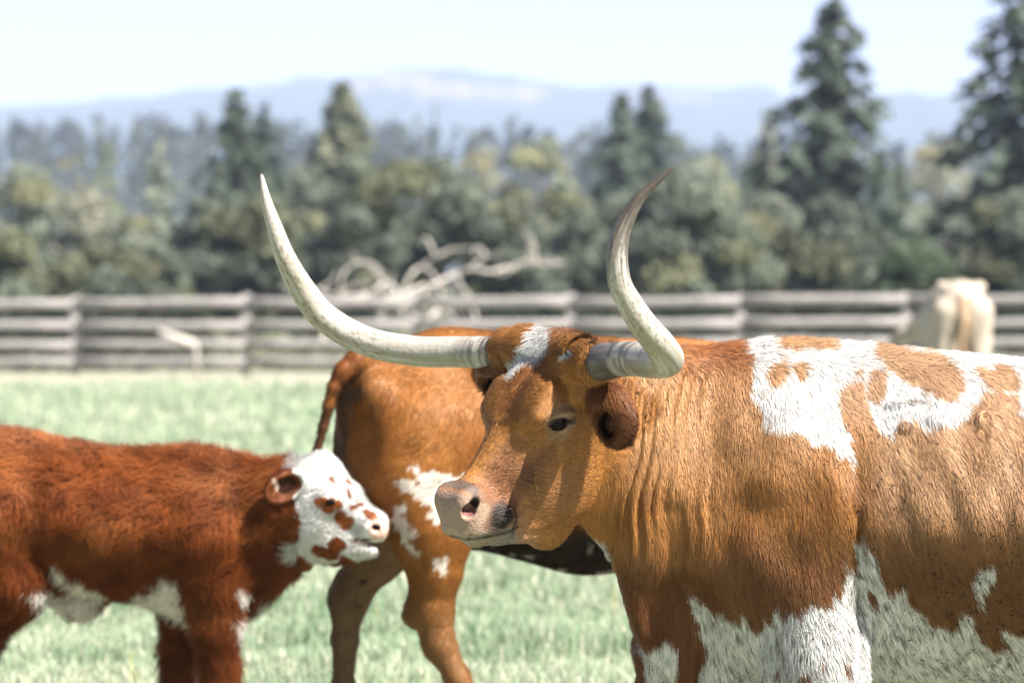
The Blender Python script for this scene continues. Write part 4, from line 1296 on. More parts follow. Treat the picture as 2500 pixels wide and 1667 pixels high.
def cow_coat(p, fine=True):
    """Colour, hair length factor and a mask of bare skin at points of the hide."""
    n = len(p)
    jit = (np.stack([vnoise(p, 38, 1), vnoise(p, 38, 2)], 1) - .5) * 16 + (np.stack([vnoise(p, 120, 3), vnoise(p, 120, 4)], 1) - .5) * 9
    bx, by = planar(p, 9.20 + .27 * sm(p[:, 2], 1.12, 1.37)); bx = bx + jit[:, 0]; by = by + jit[:, 1] * 1.6
    hx0, hy0 = planar(p, 9.04); hx, hy = hx0, hy0; hx = hx + jit[:, 0] * .7; hy = hy + jit[:, 1] * .7
    q = HEAD.loc(p); s, l, v = q[:, 0], q[:, 1], q[:, 2]
    head = on_head(p)
    big = fbm(p, 5, 31)
    c = TAN + (SAND - TAN) * sm(big, .40, .75)[:, None] * .5
    c = c + (RUST - c) * (sm(vnoise(p, 9, 33), .55, .85) * .25)[:, None]
    lerp = lambda c, col, w: c + (np.asarray(col) - c) * np.clip(w, 0, 1)[:, None]
    # sandy ribs, rusty crest of the neck; top light and lower shade painted in
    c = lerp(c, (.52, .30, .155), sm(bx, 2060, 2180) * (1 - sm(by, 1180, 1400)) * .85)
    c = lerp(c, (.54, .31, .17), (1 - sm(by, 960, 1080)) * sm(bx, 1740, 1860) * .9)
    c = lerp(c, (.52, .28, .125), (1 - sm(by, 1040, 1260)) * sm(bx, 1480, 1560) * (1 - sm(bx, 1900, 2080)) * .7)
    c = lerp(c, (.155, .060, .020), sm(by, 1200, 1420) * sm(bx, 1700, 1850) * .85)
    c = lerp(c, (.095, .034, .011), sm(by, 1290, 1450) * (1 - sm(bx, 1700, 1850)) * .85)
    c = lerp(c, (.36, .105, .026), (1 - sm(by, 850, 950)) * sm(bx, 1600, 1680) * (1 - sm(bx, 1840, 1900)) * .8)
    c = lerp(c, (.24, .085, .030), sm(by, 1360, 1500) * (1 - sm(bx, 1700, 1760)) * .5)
    w = in_poly(bx, by, W_BACK) & ~head
    for t in T_SPOT: w &= ~in_poly(bx, by, t)
    w &= ~(in_ell(bx, by, 1893, 910, 25, 28) | in_ell(bx, by, 1946, 900, 20, 21) | in_ell(bx, by, 2137, 935, 26, 34) | in_ell(bx, by, 2088, 900, 10, 9))
    wb = (in_poly(bx, by, W_BELLY) | in_poly(bx, by, W_FLANK) | in_poly(bx, by, W_FARLEG) | in_poly(bx, by, W_THROAT)) & ~head
    brown = in_ell(bx, by, 2128, 1450, 12, 26, R(-25)) | in_ell(bx, by, 2064, 1622, 7, 15) | in_ell(bx, by, 2000, 1605, 6, 12) | in_ell(bx, by, 1948, 1650, 12, 14) | in_ell(bx, by, 1905, 1630, 8, 14) | in_ell(bx, by, 1990, 1660, 9, 12)
    brown |= in_ell(bx, by, 1962, 1640, 8, 10)
    wb &= ~brown
    c[w] = WHITE * np.array((1.0, 1.0, 1.0))
    c[wb] = WHITE
    # grey ticking through the white of the belly and the shoulder
    tick = np.stack([p[:, 0] + .35 * p[:, 2], p[:, 1], p[:, 2] * .45], 1)
    tk = vnoise(tick, 115, 51) * .6 + vnoise(tick, 230, 52) * .4
    dens = np.clip(.55 + 1.1 * (vnoise(p, 7, 53) - .5), .2, 1)
    sp = sm(tk, .67 - .13 * dens, .73 - .13 * dens) * wb * (1 - (in_poly(bx, by, W_FARLEG) * 1.0))
    c = lerp(c, (.055, .042, .036), sp * .9)
    c = lerp(c, (.45, .30, .19), sm(vnoise(tick, 70, 54), .66, .80) * w * .45)
    for cx_, cy_ in ((2293, 1046), (2407, 1045), (2212, 1052), (2235, 983)):
        c = lerp(c, (.20, .085, .03), in_ell(bx, by, cx_, cy_, 20, 7) * .8)  # shade painted beneath each lump
    # head
    c[head] = (TAN * 1.04)[None]
    c = lerp(c, (.36, .165, .07), head * sm(big, .4, .7) * .6)
    c = lerp(c, (.17, .064, .028), head * sm(l, -.02, .05) * sm(s, .28, .38) * (1 - sm(v, -.05, -.01)) * sm(v, -.17, -.11) * .75)
    c = lerp(c, (.24, .085, .032), head * (1 - sm(np.abs(l), .02, .06)) * sm(v, -.05, -.02) * (1 - sm(s, .20, .30)) * .6)
    for q0, a_, b_x, n_ in COW_EYES:
        d = np.linalg.norm((np.stack([s, l, v], 1) - q0) * (1, 1, 1.1), axis=1)
        c = lerp(c, (.33, .25, .175), head * (1 - sm(d, .030, .062)) * .55)
        c = lerp(c, (.26, .12, .075), head * (1 - sm(d, .018, .030)) * .7)
        e = (np.stack([s, l, v], 1) - q0) @ np.array([a_, b_x]).T
        c = lerp(c, (.05, .03, .02), head * (d < .06) * in_ell(e[:, 0], e[:, 1], -.034, .004, .010, .009) * .8)
    c[(in_poly(hx, hy, W_BLAZE) | in_poly(hx, hy, W_BLAZE2)) & head] = WHITE
    # ears: dark fringe, darker inside
    q2 = FLU.loc(p)
    bare = np.zeros(n)
    for ec, e1, e2, e3, rr in COW_EARS:
        d = q2 - ec
        x, y_, z_ = d @ e1 / rr[0], d @ e2 / rr[1], d @ e3 / rr[2]
        rad = np.sqrt(x * x + y_ * y_)
        ear = (rad < 1.12) & (np.abs(z_) < 1.6) & (np.abs(l) > .12)
        c = lerp(c, (.235, .085, .028), ear * 1.0)
        c = lerp(c, (.070, .026, .012), ear * sm(rad, .82, 1.0) * sm(x, .0, .5) * .9)
        d2 = q2 - ec - np.array((0.0, -.006, -.018)); rad2 = np.hypot(d2 @ e1 / rr[0], d2 @ e2 / rr[1])
        ins = ear * (1 - sm(rad2, .46, .62)) * (z_ > -.35)
        c = lerp(c, (.012, .006, .004), ins)
    # muzzle
    mz = head & (s > .38)
    nose = sm(s - .25 * (v + .06), .462, .478) * mz * sm(v, -.155, -.135)
    nose = nose * (1 - sm(np.abs(l) - .9 * (s - .5), .052, .062) * sm(-v, .08, .10) )
    c = lerp(c, (.05, .045, .045), mz * sm(s, .435, .452) * (1 - sm(s, .470, .482)) * sm(v, -.045, -.025) * .8)
    grey = mz * sm(s, .415, .47) * (1 - nose)
    c = lerp(c, (.16, .13, .12), grey * .45)
    skin = np.array((.27, .18, .133))
    c = lerp(c, skin, nose)
    c = lerp(c, (.20, .16, .115), nose * sm(-v, .075, .115) * .8)
    spots = sm(vnoise(p, 150, 61), .86, .90) * nose * (vnoise(p, 40, 62) > .42)
    c = lerp(c, (.03, .025, .025), spots)
    d = np.sqrt(((s - .468) / .050) ** 2 + ((v + .122) / .042) ** 2)
    c = lerp(c, DARK * .8, mz * (np.abs(l) > .03) * (1 - sm(d, .50, 1.12)) * .95)
    c = lerp(c, (.012, .010, .009), mz * (np.abs(l) > .03) * (1 - sm(np.abs(v + .155 + .9 * (s - .44)), .004, .014)) * sm(s, .405, .43) * .8)
    c = lerp(c, (.19, .17, .145), mz * sm(-v, .145, .158) * sm(s, .462, .485) * .8)
    qn, qn2 = COW_NOSE
    for sg in (1, -1):
        m_ = np.array((1, sg, 1))
        d1 = np.linalg.norm(np.stack([s, l, v], 1) - (qn + (-.008, -.012, 0)) * m_, axis=1)
        d2 = np.linalg.norm(np.stack([s, l, v], 1) - (qn2 + (-.004, -.010, 0)) * m_, axis=1)
        c = lerp(c, (.16, .065, .06), mz * (1 - sm(d1, .016, .022)))
        c = lerp(c, (.008, .005, .005), mz * (1 - sm(d2, .014, .019)) )
        c = lerp(c, (.02, .010, .010), mz * (1 - sm(d1, .011, .0155)) * (v > qn[2] - .004) )
    mo = np.zeros(n)
    for a_, b_ in (((1096, 1311), (1150, 1314)), ((1150, 1314), (1195, 1307)), ((1195, 1307), (1240, 1299)), ((1240, 1299), (1264, 1286))):
        a_, b_ = np.array(a_, float), np.array(b_, float); dd = b_ - a_
        t = np.clip(((hx0 - a_[0]) * dd[0] + (hy0 - a_[1]) * dd[1]) / (dd @ dd), 0, 1)
        mo = np.maximum(mo, (1 - sm(np.hypot(hx0 - a_[0] - t * dd[0], hy0 - a_[1] - t * dd[1]), 1.0, 5.5)) * (.55 + .45 * (hx0 > 1180)))
    c = lerp(c, (.012, .010, .009), mo * head * .9)
    vein = np.zeros(n)
    for a_, b_ in (((1290, 1140), (1302, 1170)), ((1302, 1170), (1306, 1200)), ((1306, 1200), (1311, 1222)), ((1302, 1180), (1282, 1172))):
        a_, b_ = np.array(a_, float), np.array(b_, float); dd = b_ - a_
        t = np.clip(((hx0 - a_[0]) * dd[0] + (hy0 - a_[1]) * dd[1]) / (dd @ dd), 0, 1)
        vein = np.maximum(vein, 1 - sm(np.hypot(hx0 - a_[0] - t * dd[0], hy0 - a_[1] - t * dd[1]), 1.2, 3.5))
    c = lerp(c, (.05, .022, .018), vein * head * .8)
    bare = np.maximum(bare, nose)
    bare = np.maximum(bare, vein * head * .8)
    for q0, a_, b_x, n_ in COW_EYES:
        d = np.linalg.norm(np.stack([s, l, v], 1) - q0, axis=1)
        bare = np.maximum(bare, (1 - sm(d, .026, .034)) * head)
    return np.clip(c, 0, 1), head, bare

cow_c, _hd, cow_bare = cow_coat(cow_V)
M_HIDE = mat_coat('cow_hide', rough=.5, bump=.12, stretch=(90, 90, 30), nscale=2.0, var=.12)
def pebbled(m):
    """Fine pebbling of bare skin, felt only where no hair covers it."""
    n, l = m.node_tree.nodes, m.node_tree.links
    b = n['Principled BSDF']
    vo = n.new('ShaderNodeTexVoronoi'); vo.inputs['Scale'].default_value = 210
    tc = n.new('ShaderNodeTexCoord'); l.new(tc.outputs['Object'], vo.inputs['Vector'])
    bp = n.new('ShaderNodeBump'); bp.inputs['Strength'].default_value = .45; bp.inputs['Distance'].default_value = .004; bp.invert = True
    l.new(vo.outputs['Distance'], bp.inputs['Height'])
    l.new(b.inputs['Normal'].links[0].from_socket, bp.inputs['Normal'])
    l.new(bp.outputs['Normal'], b.inputs['Normal'])
pebbled(M_HIDE)
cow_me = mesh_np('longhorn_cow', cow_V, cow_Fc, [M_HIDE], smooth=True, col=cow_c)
longhorn = link('longhorn_cow', cow_me)
tag(longhorn, 'large orange and white longhorn with wide horns, its head turned to face left', 'cow')
horn('horn', HORN_FAR, longhorn, False)
horn('horn', HORN_NEAR, longhorn, True)['label'] = 'near horn, dark brown towards its tip'

# eyes: dark globe with brown iris ring
def eye_mats():
    m, n, l, b = nodes('eye_globe')
    b.inputs['Base Color'].default_value = (.006, .003, .002, 1); b.inputs['Roughness'].default_value = .04
    b.inputs['Specular IOR Level'].default_value = .10
    m2, n, l, b = nodes('eye_iris')
    b.inputs['Base Color'].default_value = (.06, .022, .008, 1); b.inputs['Roughness'].default_value = .2; b.inputs['Specular IOR Level'].default_value = .1
    return m, m2
M_EYE, M_IRIS = eye_mats()
def ball(name, c, r, mat, parent, axes=None, sc=(1, 1, 1), nu=24, nv=16):
    u = np.arange(nu) / nu * 2 * np.pi; w = np.linspace(0, np.pi, nv + 1)[1:-1]
    V = [(0, 0, 1)] + [(np.sin(b) * np.cos(a), np.sin(b) * np.sin(a), np.cos(b)) for b in w for a in u] + [(0, 0, -1)]
    F = []
    for j in range(len(w) - 1):
        for i in range(nu):
            F.append((1 + j * nu + i, 1 + j * nu + (i + 1) % nu, 1 + (j + 1) * nu + (i + 1) % nu, 1 + (j + 1) * nu + i)[::-1])
    F = np.array(F)
    V = np.array(V) * np.array(sc) * r
    if axes is not None: V = V @ np.array(axes)
    T = [(0, 1 + i, 1 + (i + 1) % nu) for i in range(nu)]
    last = len(V) - 1; o = 1 + (len(w) - 1) * nu
    T += [(last, o + (i + 1) % nu, o + i) for i in range(nu)]
    F3 = np.concatenate([F[:, [0, 1, 2]], F[:, [0, 2, 3]], np.array(T)])
    return link(name, mesh_np(name, V + np.asarray(c), F3, [mat], smooth=True), parent)
for q0, a_, b_x, n_ in COW_EYES:
    ax = [v @ HEAD.M for v in (a_, b_x, n_)]
    e = ball('eye', HEAD.w(q0 - n_ * .0150), .0265, M_EYE, longhorn, axes=ax)
    ball('iris', HEAD.w(q0 - n_ * .0142), .0261, M_IRIS, e, axes=ax, sc=(1.0, .50, .86))

# ---- hair
def cow_flow(p, n, head):
    """Which way the hair lies."""
    bx, by = planar(p, 9.22)
    d = np.zeros_like(p)
    k = sm(bx, 1750, 2100)
    d[:, 0] = .10 + .22 * k; d[:, 2] = -1.0 + .05 * k
    top = (1 - sm(by, 850, 930)) * sm(bx, 1600, 1700)
    d[:, 0] += top * 1.0; d[:, 2] += top * .8
    q = HEAD.loc(p)
    fa = np.stack([-.55 - .2 * sm(q[:, 2], -.1, 0), np.sign(q[:, 1]) * .35, -.75 * (1 - sm(q[:, 2], -.10, -.02))], 1)
    r = np.sqrt((q[:, 0] - .17) ** 2 + q[:, 1] ** 2)
    sw = (1 - sm(r, .05, .14)) * sm(q[:, 2], -.05, -.02)
    fa = fa * (1 - sw)[:, None] + np.stack([(q[:, 0] - .17), q[:, 1], r * 0], 1) / np.maximum(r, .01)[:, None] * sw[:, None]
    pol = 1 - sm(q[:, 0], .04, .11)
    fa = fa * (1 - pol)[:, None] + np.stack([q[:, 0] * 0 + .5, q[:, 1] * 3, q[:, 0] * 0 + .2], 1) * pol[:, None]
    fw = fa @ HEAD.M
    hw = head_weight(p)[:, None]
    fw = fw / np.maximum(np.linalg.norm(fw, axis=1), 1e-6)[:, None]
    d = d / np.maximum(np.linalg.norm(d, axis=1), 1e-6)[:, None] * (1 - hw) + fw * hw
    e2 = FLU.loc(p)
    for ec, e1, a2, e3, rr in COW_EARS:
        x = (e2 - ec) @ e1 / rr[0]; y_ = (e2 - ec) @ a2 / rr[1]
        rad = np.sqrt(x * x + y_ * y_)
        ear = (np.linalg.norm(e2 - ec, axis=1) < .095) & (np.abs(q[:, 1]) > .13)
        de = (np.outer(x, e1) + np.outer(y_, a2)) @ FLU.M + e1 @ FLU.M * .4
        dn = np.tile((.25, -.25, -1.0), (len(p), 1))
        up_ = sm((e2 - ec)[:, 2], .0, .03)[:, None]
        de = de / np.maximum(np.linalg.norm(de, axis=1), 1e-6)[:, None] * (1 - up_) + dn * up_
        d[ear] = de[ear]
    w1 = np.stack([fbm(p, 14, 71), fbm(p, 14, 72), fbm(p, 14, 73)], 1) - .5
    w2 = np.stack([vnoise(p, 60, 74), vnoise(p, 60, 75), vnoise(p, 60, 76)], 1) - .5
    d = d / np.maximum(np.linalg.norm(d, axis=1), 1e-6)[:, None] + w1 * .62 + w2 * .32
    d = d - n * (d * n).sum(1)[:, None]
    return d / np.maximum(np.linalg.norm(d, axis=1), 1e-6)[:, None]

def cow_hair():
    V, F, N = cow_V, cow_Fc, cow_N
    px, py = planar(V, 9.2)
    front = sm(-N[:, 1], -.35, .1)
    dens = front * (px < 2560) * (py < 1720) + .30 * front * (px >= 2560) + .10
    dens = dens * (1 - np.clip(cow_bare, 0, 1))
    head = on_head(V)
    dens = dens * np.where(head, 1.7, 1.0)
    p, n = scatter(V, F, N, dens.astype(np.float32), 540000)
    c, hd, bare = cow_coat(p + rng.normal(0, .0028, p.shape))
    bx, by = planar(p, 9.22)
    q = HEAD.loc(p)
    hw = head_weight(p)
    ln = .0135 * hw + .025 * (1 - hw)
    ln = ln + (.022 + .022 * (bx < 1880)) * (1 - sm(by, 838, 880)) * (bx > 1640) * (~hd) * vnoise(p, 30, 90)
    ln = ln + .006 * sm(by, 1400, 1560) * (~hd)
    ln = np.where(hd, ln + .018 * (1 - sm(q[:, 0], .02, .14)) * (np.abs(q[:, 1]) < .12) * (q[:, 2] > -.06), ln)
    ln = np.where(hd, ln * (1 - .55 * sm(q[:, 0], .38, .46)), ln)
    e_ = FLU.loc(p)
    ear = np.zeros(len(p), bool)
    for ec, e1, e2, e3, rr in COW_EARS: ear |= np.linalg.norm(e_ - ec, axis=1) < .085
    ln = np.where(ear, .018, ln)
    ln = ln * rng.uniform(.65, 1.25, len(p))
    d = cow_flow(p, n, hd)
    val = np.where(hd, rng.uniform(.52, 1.42, len(p)), rng.uniform(.68, 1.30, len(p))) * (.70 + .36 * vnoise(p * (1, 1, .18), 95, 81) + .24 * vnoise(p * (1, 1, .3), 34, 83))
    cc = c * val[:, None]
    # roan: single dark hairs, in flecks, through the white of belly and shoulder
    wb_ = (c.min(1) > .45) & (by > 1150) & ~hd
    fl = vnoise(np.stack([p[:, 0] + .35 * p[:, 2], p[:, 1], p[:, 2] * .5], 1), 125, 93)
    den = .035 + .55 * sm(fl, .64, .80) * (.35 + .65 * sm(vnoise(p, 8, 94), .3, .7))
    rn = wb_ & (rng.random(len(p)) < den)
    cc[rn] = np.array((.040, .030, .026)) * rng.uniform(.6, 2.2, rn.sum())[:, None]
    tip = rng.random(len(p)) < .09
    cc[tip] = cc[tip] * .5
    lift = .24 + .45 * (1 - sm(by, 845, 930)) + rng.uniform(-.12, .12, len(p))
    lift = np.where(hd & (q[:, 0] < .08), .75, lift)
    lift = np.where(ear, .62, lift)
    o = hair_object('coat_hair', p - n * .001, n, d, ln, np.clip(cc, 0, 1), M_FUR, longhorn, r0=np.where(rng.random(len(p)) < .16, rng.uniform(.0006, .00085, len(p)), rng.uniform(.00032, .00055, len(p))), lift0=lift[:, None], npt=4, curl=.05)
    o['label'] = 'short lying coat hair'
    # whiskers round the lips
    m = (q[:, 0] > .45) & (q[:, 2] < -.07) & (q[:, 2] > -.165) & hd & (rng.random(len(p)) < .010)
    if m.any():
        hair_object('whiskers', p[m], n[m], d[m], rng.uniform(.02, .05, m.sum()), np.tile((.55, .50, .44), (m.sum(), 1)), M_FUR, longhorn, r0=.0002, lift0=np.full((m.sum(), 1), .85), bend=.4)
    # lashes
    L = []
    for q0, a_, b_x, n_ in COW_EYES:
        up = b_x if (b_x @ np.array((-.6, 0, .8))) > 0 else -b_x
        for t in np.linspace(-1, .9, 34):
            L.append((HEAD.w(q0 - a_ * t * .029 + up * (.021 - .009 * t * t) + n_ * .009), (n_ * .7 - up * .75 - a_ * .2 * t) @ HEAD.M, n_ @ HEAD.M))
    Lp, Ld, Ln = (np.array([x[i] for x in L]) for i in range(3))
    hair_object('eyelashes', Lp, Ln, Ld, rng.uniform(.014, .022, len(Lp)), np.tile((.42, .28, .2), (len(Lp), 1)), M_FUR, longhorn, r0=.0004, lift0=np.full((len(Lp), 1), .3))
M_FUR = mat_fur('cow_hair', .62, .38)
M_SHAG = mat_fur('shaggy_hair', .65, .12)
cow_hair()
# ------------------------------------------------------------------ the brown cow behind, seen from its right rear
PSI = R(28)
C2 = Frame((P(872, 872, 12.05)[0], 12.05, 0), (math.cos(PSI), math.sin(PSI), 0), (-math.sin(PSI), math.cos(PSI), 0), (0, 0, 1))
def brown_cow():
    o = C2.o
    vol = Vol(axis_steps([(P(700, 0, 12)[0], P(1600, 0, 12.3)[0], .009), (P(1600, 0, 12.3)[0], 2.0, .016)]), axis_steps([(11.5, 13.6, .013)]), axis_steps([(-.02, .45, .012), (.45, 1.44, .009)]))
    a_ = [-.035, .0, .06, .15, .30, .45, .6, .8, 1.0, 1.2, 1.4, 1.55]
    tp = [1.20, 1.262, 1.285, 1.315, 1.358, 1.350, 1.335, 1.325, 1.320, 1.320, 1.28, 1.18]
    bt = [1.00, .86, .76, .69, .665, .65, .612, .562, .578, .60, .66, .80]
    w = [.06, .13, .185, .225, .25, .27, .30, .335, .335, .30, .23, .14]
    vol.loft(dict(x=a_, top=tp, bot=bt, w=w, n=[2.2] * 12, tt=[.35, .4, .45, .45, .45, .42, .35, .3, .3, .3, .3, .3], tb=[.2] * 12), k=.01, fr=C2)
    # hook and pin bones, flank hollow
    q_ = lambda px, py: (lambda h: h if h is not None else P(px, py, 11.95))(vol.hit(px, py, 11.5, 12.6))
    for sg in (-1, 1):
        vol.ell((.41, sg * .215, 1.245), (.075, .05, .05), .09, C2)
        vol.ell((.015, sg * .10, 1.16), (.05, .04, .05), .06, C2)
        vol.ell((.20, sg * .15, .92), (.20, .10, .24), .10, C2)      # thigh
    vol.crease([q_(1010, 1120), q_(1040, 1230), q_(1085, 1330)], .03, .010)
    vol.crease([q_(930, 1180), q_(985, 1290), q_(1040, 1420)], .02, .010)
    vol.swell(C2.w((.52, -.30, 1.10)), .10, .12, -.030)
    vol.swell(C2.w((.20, -.26, 1.18)), .10, .06, -.012)
    q = lambda px, py, Y: P(px, py, Y)
    vol.chain([q(1010, 1180, 12.02), q(1052, 1300, 11.98), q(1062, 1395, 11.97)], [.155, .108, .078], .07)
    vol.chain([q(1062, 1395, 11.97), q(1054, 1490, 11.98), q(1072, 1570, 11.97), q(1118, 1655, 11.95), q(1150, 1735, 11.94)], [.074, .062, .046, .033, .036], .03)
    vol.cap(q(1035, 1440, 11.98), q(1006, 1500, 11.98), .022, .028, .04)
    vol.chain([q(1150, 1735, 11.94), q(1170, 1790, 11.93), q(1180, 1845, 11.93)], [.042, .05, .055], .02)
    vol.chain([q(985, 1230, 12.32), q(925, 1340, 12.34), q(868, 1430, 12.35)], [.13, .085, .058], .06)
    vol.chain([q(868, 1430, 12.35), q(850, 1475, 12.35), q(842, 1560, 12.35), q(838, 1680, 12.35), q(840, 1750, 12.35)], [.056, .052, .036, .031, .038], .03)
    vol.cap(q(850, 1420, 12.35), q(827, 1450, 12.35), .025, .024, .04)
    vol.chain([q(840, 1750, 12.35), q(848, 1800, 12.34), q(860, 1828, 12.33)], [.042, .05, .052], .02)
    # sheath / udder line
    # forelegs, lowered neck and head (behind the longhorn)
    for sg, da in ((-1, .0), (1, .12)):
        vol.chain([(1.34 + da, sg * .16, .80), (1.33 + da, sg * .15, .42), (1.33 + da, sg * .15, .12), (1.36 + da, sg * .15, .04)], [.12, .06, .045, .055], .05, C2)
    vol.chain([(1.45, 0, 1.02), (1.75, 0, .82), (1.98, 0, .55)], [.20, .14, .12], .08, C2)
    vol.chain([(1.98, 0, .55), (2.10, 0, .36), (2.18, 0, .18)], [.12, .085, .06], .05, C2)
    for sg in (-1, 1): vol.ell((1.95, sg * .17, .60), (.04, .09, .05), .03, C2)
    # tail
    vol.chain([q(905, 868, 12.03), q(872, 880, 12.00), q(838, 905, 11.98), q(815, 945, 11.97)], [.028, .027, .022, .019], .03)
    vol.chain([q(815, 945, 11.97), q(803, 990, 11.97), q(790, 1040, 11.98), q(772, 1105, 11.99), q(762, 1180, 12.0)], [.019, .016, .014, .012, .011], .012)
    V, F, N = vol.surface()
    px = 1250 + V[:, 0] / (V[:, 1] * 0 + 12.0) / KPX; py = 692 + (HC - V[:, 2]) / (12.0 * KPX)
    j = (vnoise(V, 30, 3) - .5) * 26; j2 = (vnoise(V, 30, 4) - .5) * 26
    x, y = px + j, py + j2
    Z4 = lambda pts: zpoly(pts, 700, 780, .5655)
    c = np.tile(np.array((.245, .092, .019)), (len(V), 1))
    big = fbm(V, 4, 9)
    lerp = lambda c, col, w: c + (np.asarray(col) - c) * np.clip(w, 0, 1)[:, None]
    c = lerp(c, (.16, .054, .012), sm(big, .45, .7) * .6)
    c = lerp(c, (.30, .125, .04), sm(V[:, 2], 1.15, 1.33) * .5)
    loc = C2.loc(V)
    c = lerp(c, (.20, .12, .065), sm(loc[:, 1], -.06, .06) * (1 - sm(loc[:, 2], .86, .99)) * (1 - sm(loc[:, 0], .25, .4)) * .8)      # paler inner thigh, far leg
    c = lerp(c, (.19, .115, .06), (1 - sm(py, 1300, 1420)) * 0 + sm(py, 1380, 1560) * .45)
    near = loc[:, 1] < .04
    wh = np.zeros(len(V), bool)
    for pl in ([(478, 690), (560, 682), (553, 610), (572, 612), (588, 660), (640, 640), (660, 660), (700, 672), (780, 660), (790, 790), (690, 860), (640, 880), (620, 800), (545, 752)], [(458, 810), (512, 778), (530, 860), (565, 900), (545, 960), (545, 1005), (520, 960), (492, 900)],
               [(648, 1040), (690, 1012), (716, 1016), (708, 1096), (652, 1092)]):
        wh |= in_poly(x, y, Z4(pl))
    c[wh & near] = (.62, .55, .48)
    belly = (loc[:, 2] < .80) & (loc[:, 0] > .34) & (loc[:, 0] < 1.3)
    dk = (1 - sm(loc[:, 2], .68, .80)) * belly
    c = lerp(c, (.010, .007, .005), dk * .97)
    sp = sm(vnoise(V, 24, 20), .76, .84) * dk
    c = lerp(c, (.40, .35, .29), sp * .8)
    c = lerp(c, (.06, .035, .022), in_ell(px, py, 852, 955, 36, 34) * (1 - 0.0) * sm(vnoise(V, 18, 6), .25, .6) * .75)
    c = lerp(c, (.16, .045, .014), (px < 880) * (py < 960) * (1 - sm(np.abs(py - 880 - (870 - px) * .9), 20, 40)) * .6)
    c = lerp(c, (.085, .042, .022), (px < 845) * sm(py, 960, 1010) * (py < 1250) * .75)
    c = lerp(c, (.03, .022, .02), in_ell(x, y, 872, 1465, 16, 42, R(12)) * sm(vnoise(V, 40, 8), .35, .6) * (loc[:, 1] > .04))
    c = lerp(c, (.04, .03, .025), (V[:, 2] < .07) * 1.0)
    c = lerp(c, (.34, .155, .06), (loc[:, 1] < 0) * in_ell(px, py, 905, 930, 60, 45) * .0 + .55 * np.exp(-((px - 1090) / 55) ** 2 - ((py - 925) / 40) ** 2) + .45 * np.exp(-((px - 915) / 50) ** 2 - ((py - 925) / 45) ** 2))  # sun highlights painted on the hip and rump
    m = mat_coat('brown_hide', rough=.5, bump=.3, stretch=(34, 34, 8), nscale=2.2, var=.2)
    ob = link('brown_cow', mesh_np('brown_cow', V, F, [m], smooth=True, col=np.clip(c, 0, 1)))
    tag(ob, 'brown cow seen from behind, standing behind the longhorn head, white splashes on its thigh', 'cow')
    p, n = scatter(V, F, N, ((sm(-N[:, 1], -.3, .1) * (px < 1520) + .03)).astype(np.float32), 80000)
    from_ = np.clip(c, 0, 1)
    ix = nearest_color(V, p)
    dd = np.stack([-.55 + 0 * p[:, 0], -.25 + 0 * p[:, 0], -.9 + 0 * p[:, 0]], 1) + (np.stack([fbm(p, 9, 71), fbm(p, 9, 72), fbm(p, 9, 73)], 1) - .5) * 1.6
    dd = dd - n * (dd * n).sum(1)[:, None]; dd /= np.maximum(np.linalg.norm(dd, axis=1), 1e-6)[:, None]
    hair_object('coat_hair', p, n, dd, .016 * rng.uniform(.6, 1.3, len(p)), np.clip(from_[ix] * (rng.uniform(.75, 1.25, len(p)) * (.75 + .5 * fbm(p, 22, 84, 2)))[:, None], 0, 1), M_SHAG, ob, r0=.0008, lift0=np.full((len(p), 1), .4))
    # brush of the tail
    k = 260
    root = q(764, 1170, 12.0)
    rr = root + rng.normal(0, .012, (k, 3)) + np.outer(rng.uniform(-.02, .02, k), (0, 0, 1))
    d = np.tile((-.08, 0, -1.0), (k, 1)) + rng.normal(0, .12, (k, 3))
    hair_object('tail_brush', rr, np.tile((-.3, -1, 0), (k, 1)), d / np.linalg.norm(d, axis=1)[:, None], rng.uniform(.10, .2, k), np.tile((.09, .035, .015), (k, 1)), M_FUR, ob, r0=.0011, lift0=np.zeros((k, 1)), npt=5, curl=.1)
    return ob
brown_cow()

